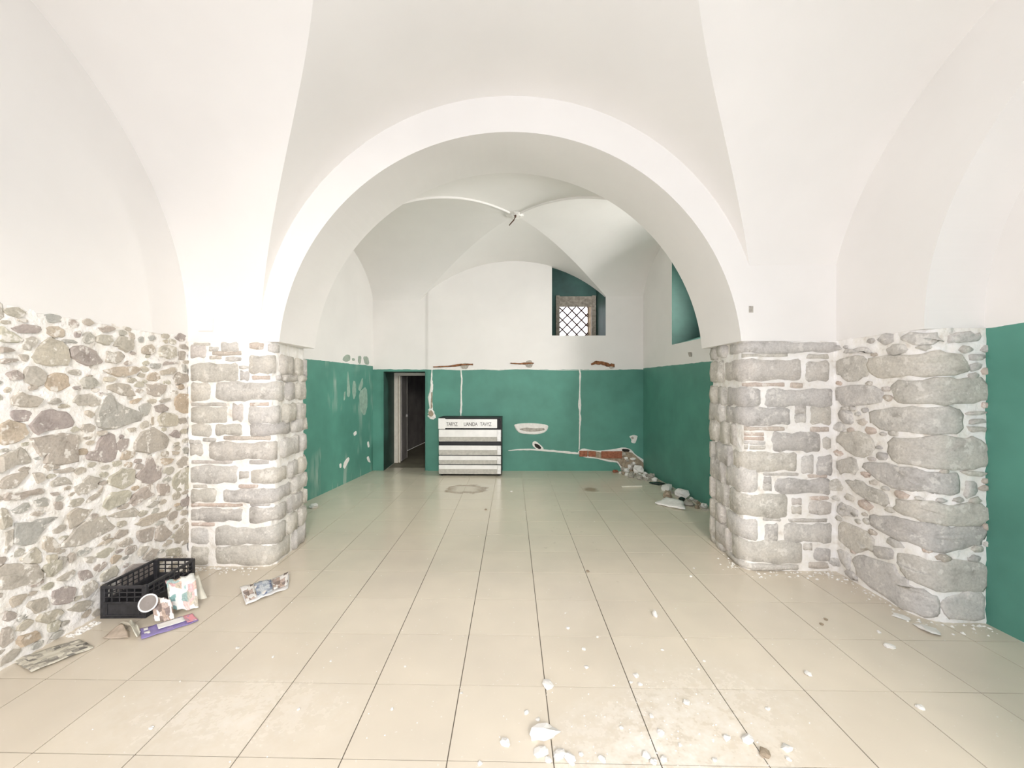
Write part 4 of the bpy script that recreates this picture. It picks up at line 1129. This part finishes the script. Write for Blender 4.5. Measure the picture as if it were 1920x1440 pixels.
# purple leaflet
lq = [fl(265, 1201), fl(372, 1166), fl(360, 1153), fl(262, 1181)]
leaf = sheet('leaflet', lq, M_PURPLE, None, 12, .010, 3, z0=.002)
tag(leaf, 'purple and white printed leaflet lying on the floor in front of the crate', 'leaflet')
def sub(q, u0, u1, w0, w1):
    Q = [Vector(p) for p in q]
    g = lambda u, w_: (Q[0] * (1 - u) + Q[1] * u) * (1 - w_) + (Q[3] * (1 - u) + Q[2] * u) * w_
    return [g(u0, w0), g(u1, w0), g(u1, w1), g(u0, w1)]
sheet('white_band', sub(lq, .30, .80, .32, .86), M_WHITEP, leaf, 8, .004, 3, z0=.014, th=.001)
sheet('pink_band', sub(lq, .80, .99, .05, .95), M_PINK, leaf, 6, .005, 3, z0=.013, th=.001)
sheet('white_caption', sub(lq, .06, .16, .25, .5), M_WHITEP, leaf, 3, .002, 3, z0=.013, th=.001)
sheet('white_caption', sub(lq, .06, .14, .62, .85), M_WHITEP, leaf, 3, .002, 3, z0=.013, th=.001)
# folded papers left of it
o = sheet('folded_paper', [fl(257, 1203), fl(264, 1188), fl(247, 1172), fl(222, 1176)], M_OFFW, None, 10, .03, 8, lift=lambda u, w_: .05 * math.sin(math.pi * w_) * (1 - u), z0=.002)
tag(o, 'grey-white creased paper folded up beside the purple leaflet', 'paper')
o = sheet('wrapping_paper', [fl(192, 1199), fl(243, 1198), fl(232, 1180), fl(222, 1179)], M_TAN, None, 10, .008, 9, lift=lambda u, w_: .025 * w_, z0=.002)
tag(o, 'brown wrapping paper scrap on the floor in front of the crate', 'paper')
# newspaper
o = sheet('newspaper', [fl(22, 1240), fl(59, 1264), fl(176, 1216), fl(147, 1200)], M_NEWS, None, 14, .012, 12, z0=.002)
tag(o, 'yellowed newspaper page lying flat at the foot of the rubble wall', 'newspaper')
# open magazine with three picture panels
mq = [fl(461, 1137), fl(540, 1105), fl(543, 1084), fl(449, 1104)]
mag = sheet('magazine', mq, M_WHITEP, None, 12, .02, 15, lift=lambda u, w_: .05 * max(0, u - .45) * w_, z0=.002)
tag(mag, 'crumpled open magazine with blue and brown pictures alone on the floor', 'magazine')
lf2 = lambda u, w_: .05 * max(0, u - .45) * w_
sheet('brown_page', sub(mq, .02, .26, .08, .92), M_BROWNP, mag, 6, .006, 16, z0=.022, th=.001)
sheet('blue_page', sub(mq, .27, .62, .06, .96), M_BLUEP, mag, 8, .010, 17, z0=.022, th=.001)
sheet('portrait_page', sub(mq, .64, .98, .10, .98), M_BROWNP, mag, 8, .008, 18, lift=lambda u, w_: .03 * u * w_, z0=.026, th=.001)
# catalogue slumped over the crate side, crumpled flyer beneath it
cq = [(-2.60, 3.20, .0), (-2.44, 3.28, .0), (-2.61, 3.46, .17), (-2.70, 3.28, .205)]
o = sheet('catalogue', cq, M_TEAL, None, 12, .03, 21, lift=lambda u, w_: .035 * math.sin(math.pi * w_), z0=.004, th=.004)
tag(o, 'white and teal catalogue slumped against the side of the black crate', 'catalogue')
o2 = sheet('back_page', [(-2.60, 3.32, .02), (-2.46, 3.40, .02), (-2.60, 3.49, .17), (-2.68, 3.4, .18)], M_OFFW, o, 8, .02, 23, z0=.0)
fq = [(-2.625, 3.09, .0), (-2.50, 3.12, .0), (-2.57, 3.165, .12), (-2.70, 3.135, .16)]
o = sheet('crumpled_flyer', fq, M_BROWNP, None, 10, .018, 25, lift=lambda u, w_: .03 * math.sin(math.pi * w_), z0=.004)
tag(o, 'crumpled brown and white flyer with a round emblem below the catalogue', 'flyer')
b = B()
v = [(0, 0, 0)] + [(math.cos(t) * .055, 0, math.sin(t) * .055) for t in np.linspace(0, 2 * math.pi, 24, endpoint=False)]
em = empty  # emblem ring and disc lie on the flyer
C0 = Vector((-2.665, 3.085, .155)); nrm = Vector((.25, -1, .55)).normalized(); e1 = Vector((1, .25, 0)).normalized(); e2 = nrm.cross(e1) * -1
def disc(r0, r1, off):
    vv, ff = [], []
    for k in range(24):
        t = 2 * math.pi * k / 24
        for rr0, oo in ((r0, off), (r1, off), (r0, off - .003), (r1, off - .003)):
            vv.append(C0 + (e1 * math.cos(t) + e2 * math.sin(t)) * rr0 + nrm * oo)
    for k in range(24):
        a_, b_ = 4 * k, 4 * ((k + 1) % 24)
        ff += [(a_, a_ + 1, b_ + 1, b_), (a_ + 2, b_ + 2, b_ + 3, a_ + 3), (a_ + 1, a_ + 3, b_ + 3, b_ + 1)]
    return vv, ff
vv, ff = disc(.002, .056, 0); mesh('emblem', vv, ff, plain('grey_brown_ink', (0.28, 0.25, 0.23), .6), o)
vv, ff = disc(.052, .062, .002); mesh('emblem_ring', vv, ff, M_WHITEP, o)

# ------------------------------------------------------------------ loose rubble and plaster crumbs
LUMPS = {}
def lump(name, px, py, size, mat, label, cat, group=None, seed=0, flat=.6, rz=None, world=None, asp=1.0):
    key = (mat.name, seed % 6, round(flat, 1), round(asp, 1))
    if key not in LUMPS: LUMPS[key] = lump_mesh(name, mat, 700 + len(LUMPS) * 7, 7, 5, asp, 1, flat, .28)
    P = world or fl(px, py)
    o = bpy.data.objects.new(name, LUMPS[key])
    o.location = (P[0], P[1], P[2] + size * flat * .62)
    o.scale = (size,) * 3
    o.rotation_euler = (rng.uniform(-.15, .15), rng.uniform(-.15, .15), rng.uniform(0, 6) if rz is None else rz)
    COL.objects.link(o)
    return tag(o, label, cat, group)
for k, (px, py, s_) in enumerate(((1065, 1178, .016), (1095, 1218, .014), (1100, 1252, .016), (1242, 1219, .011), (1287, 1318, .020), (987, 1337, .018), (1009, 1350, .013), (948, 1395, .024), (1015, 1412, .034), (1028, 1427, .016), (1238, 1375, .018), (1362, 1385, .02), (1475, 1405, .026),
    (1478, 1424, .013), (1667, 1214, .03), (1516, 1265, .022), (1726, 1328, .02), (1648, 1186, .014), (445, 1216, .014), (284, 1366, .012), (959, 922, .02), (1301, 1066, .012), (1295, 1081, .013), (1193, 1268, .022), (1183, 1280, .012), (1200, 1284, .014), (1222, 1344, .013), (1440, 1330, .012), (560, 1330, .009), (620, 1240, .008), (735, 1330, .01), (760, 1250, .008), (512, 1232, .009), (865, 1300, .009), (900, 1440 - 8, .012),
    (1130, 1425, .02), (1212, 1418, .022), (1225, 1430, .018), (1245, 1425, .016), (1090, 1415, .012), (1165, 1365, .012), (1310, 1255, .009), (1340, 1440 - 14, .014), (1275, 1398, .01), (1320, 1240, .009), (1060, 1150, .008), (1120, 1195, .009))):
    CHL = ('tiny white plaster chip on the tiles on the crate side of the room' if px < 800 else
           'white plaster chip on the tiles in front of the grey stone pier' if px > 1450 else
           'small white plaster chip lying in the pale dust patch nearest the viewer' if py > 1290 else
           'small white plaster chip on the floor under the arch or beyond it' if py < 1130 else
           'small white plaster chip on the tiles between the arch and the dust patch')
    lump('plaster_chip', px, py, s_, M_CHIP, CHL, 'chip', 'loose plaster chips', k, .45)
for px, py, s_, lab, f_, asp in ((1018, 1381, .052, 'largest pale plaster chunk lying near the bottom edge of the floor', .5, 1.6), (1028, 1287, .034, 'pointed triangular plaster chunk on a dark tile joint', .5, 1.0), (1048, 1420, .03, 'jagged plaster chunk, left of a close pair by the floor dust', .6, .8), (1070, 1429, .03, 'upright white plaster chunk, right of a close pair by the floor dust', .7, .7),
                                (1228, 1156, .026, 'narrow upright white plaster chunk alone in the middle of the floor', 1.1, .6), (1402, 1390, .028, 'white plaster chunk at the end of a long tile joint', .6, .9), (588, 951, .055, 'white plaster lump at the foot of the green wall behind the stone pier', .6, 1.3), (1738, 1180, .06, 'flat white plaster flake at the foot of the grey stone pier', .25, 1.5), (1690, 1158, .04, 'thin white plaster flake tucked under the grey stone pier', .25, 1.7)):
    lump('plaster_chunk', px, py, s_, M_CHIP, lab, 'plaster chunk', None, 2, f_, asp=asp)
for px, py, s_, lab in ((1433, 1414, .026, 'brown pebble with pale dust on the near tiles'), (1102, 1072, .018, 'dark crumb on a tile joint under the arch'), (911, 956, .02, 'small dark crumb alone in front of the drawer cabinet'), (1548, 1162, .014, 'lower of two dark crumbs near the grey stone pier'), (1540, 1171, .014, 'dark crumb, nearer of two beside the grey stone pier')):
    lump('dirt_crumb', px, py, s_, M_DIRT, lab, 'crumb', None, 3, .5)
# rubble heap along the green side wall
placed = []
def free(x, y, r_): return all(math.hypot(x - a, y - b_) > r_ + q for a, b_, q in placed)
named = [(1220, 879, .11, M_CHIP, 'big white plaster lump on the rubble heap in the corner', .8, 1.0), (1175, 884, .07, M_CHIP, 'squarish white stone at the left end of the rubble heap', .8, 1.2), (1256, 918, .09, M_CHIP, 'long white plaster piece in the middle of the rubble line', .5, 1.7), (1285, 932, .10, M_CHIP, 'rounded pale plaster lump near the stone pier end of the rubble line', .75, 1.2),
         (1266, 927, .085, M_DIRT, 'brown clod between two white lumps in the rubble line', .8, 1.0), (1224, 897, .07, M_GREYR, 'ochre-grey stone just below the big white lump', .8, 1.0), (1251, 908, .075, M_GLASSBOT, 'long dark shard lying along the foot of the side wall', .3, 2.0), (1301, 934, .05, M_GLASSBOT, 'small black shard leaning at the foot of the side wall', .7, 1.2), (1153, 885, .05, M_REDBRICK, 'broken red brick corner on the floor beneath the exposed bricks', .6, 1.6), (1320, 952, .05, M_CHIP, 'pale stone at the end of the rubble line by the arch pier', .8, 1.2), (1290, 947, .07, M_GREYR, 'flat grey mortar slab beside the fallen plaster sheet', .4, 1.5)]
for px, py, s_, mt, lab, f_, asp in named:
    P = fl(px, py)
    lim = xr(P[1]) - s_ * max(asp, 1) - .03
    rad = s_ * (asp + 1) / 2 * 1.25
    X, Y_ = min(P[0], lim), min(P[1], YB - s_ * max(asp, 1) - .06)
    for _ in range(60):
        if free(X, Y_, rad): break
        X -= .012; Y_ -= .012
    placed.append((X, Y_, rad))
    lump('rubble_piece', px, py, s_, mt, lab, 'rubble', 'rubble heap along the side wall', 4, f_, world=(X, Y_, 0), asp=asp)
r6 = random.Random(66)
n_ = 0
for k in range(4000):
    t = r6.random()
    y = 8.48 - t * 2.5
    wdt = .15 + .45 * max(0, 1 - t * 2.6)
    s_ = (r6.uniform(.03, .06) if n_ < 22 else r6.uniform(.014, .032)) * (1.15 if t < .3 else .9)
    x = xr(y) - s_ * 1.2 - .03 - wdt * r6.random() ** 1.4
    y = min(y, YB - s_ * 1.3 - .06)
    if not free(x, y, s_ * 1.28): continue
    placed.append((x, y, s_ * 1.28)); n_ += 1
    lump('rubble_piece', 0, 0, s_, r6.choice((M_CHIP, M_GREYR, M_GREYR, M_DIRT)), 'small broken piece in the rubble along the side wall', 'rubble', 'rubble heap along the side wall', k, .8, world=(x, y, 0))
    if n_ >= 95: break
# fallen sheet of plaster and a stick
q = [fl(1228, 946), fl(1285, 958), fl(1280, 946), fl(1250, 938)]
o = sheet('plaster_sheet', q, M_CHIP, None, 8, .02, 44, lift=lambda u, w_: .03 * w_, z0=.002, th=.012)
tag(o, 'flat pale fallen plaster sheet on the floor in front of the rubble line', 'plaster sheet')
A, C = fl(1166, 914), fl(1203, 912)
o = B().bbox(0, 0, 0, C[0] - A[0], .03, .022, .004).build('wood_strip', M_OFFW); o.location = (A[0], A[1], 0.001); o.rotation_euler = (0, 0, .08)
tag(o, 'thin pale wooden strip lying on the floor near the rubble heap', 'wood strip')
# crumbs and grit too small to count
def grit(name, label, n, place, smin, smax, seed, mat):
    r = random.Random(seed); v, f = [], []
    for _ in range(n):
        x, y = place(r); s_ = r.uniform(smin, smax) * r.random() ** .5; a0 = r.uniform(0, 6)
        k = len(v)
        for i in range(4):
            v.append((x + s_ * math.cos(a0 + i * 1.57) * r.uniform(.6, 1.2), y + s_ * math.sin(a0 + i * 1.57) * r.uniform(.6, 1.2), 0.0))
        v.append((x, y, s_ * r.uniform(.4, .9)))
        f += [(k + i, k + (i + 1) % 4, k + 4) for i in range(4)]
    o = mesh(name, v, f, mat)
    tag(o, label, 'debris', kind='stuff')
def gp(r):
    q = r.random()
    if q < .45: return r.gauss(.75, .38), r.gauss(2.08, .22)
    if q < .8: return r.uniform(-2.2, 2.6), r.uniform(1.9, 3.6)
    return r.uniform(-2.2, 2.2), r.uniform(3.6, 8.3)
grit('plaster_crumbs', 'fine white plaster grit strewn over the floor tiles', 560, gp, .002, .0075, 77, M_CHIP)
def gp2(r):
    for _ in range(300):
        t = r.random(); y = 8.5 - t * 2.6
        x = xr(y) - .045 - (.12 + .5 * max(0, 1 - t * 2.6)) * r.random() ** 1.4
        if free(x, min(y, 8.5), .03): break
    return x, min(y, 8.52)
grit('rubble_crumbs', 'grey crumbled mortar under the rubble along the side wall', 700, gp2, .008, .028, 78, M_GREYR)
def gp3(r):
    q = r.random()
    if q < .5: s_ = r.uniform(SC - .3, PIR.L - .1); x, y = PIR.at(s_, .03 + .14 * r.random() ** 2); return x, y
    if q < .75: s_ = r.uniform(.1, .75); x, y = PIL.at(s_, .03 + .14 * r.random() ** 2); return x, y
    return -3.13 + r.uniform(.03, .1), r.uniform(2.92, 3.12)
grit('mortar_crumbs', 'white mortar crumbs along the feet of the stone piers', 340, gp3, .005, .022, 79, M_CHIP)
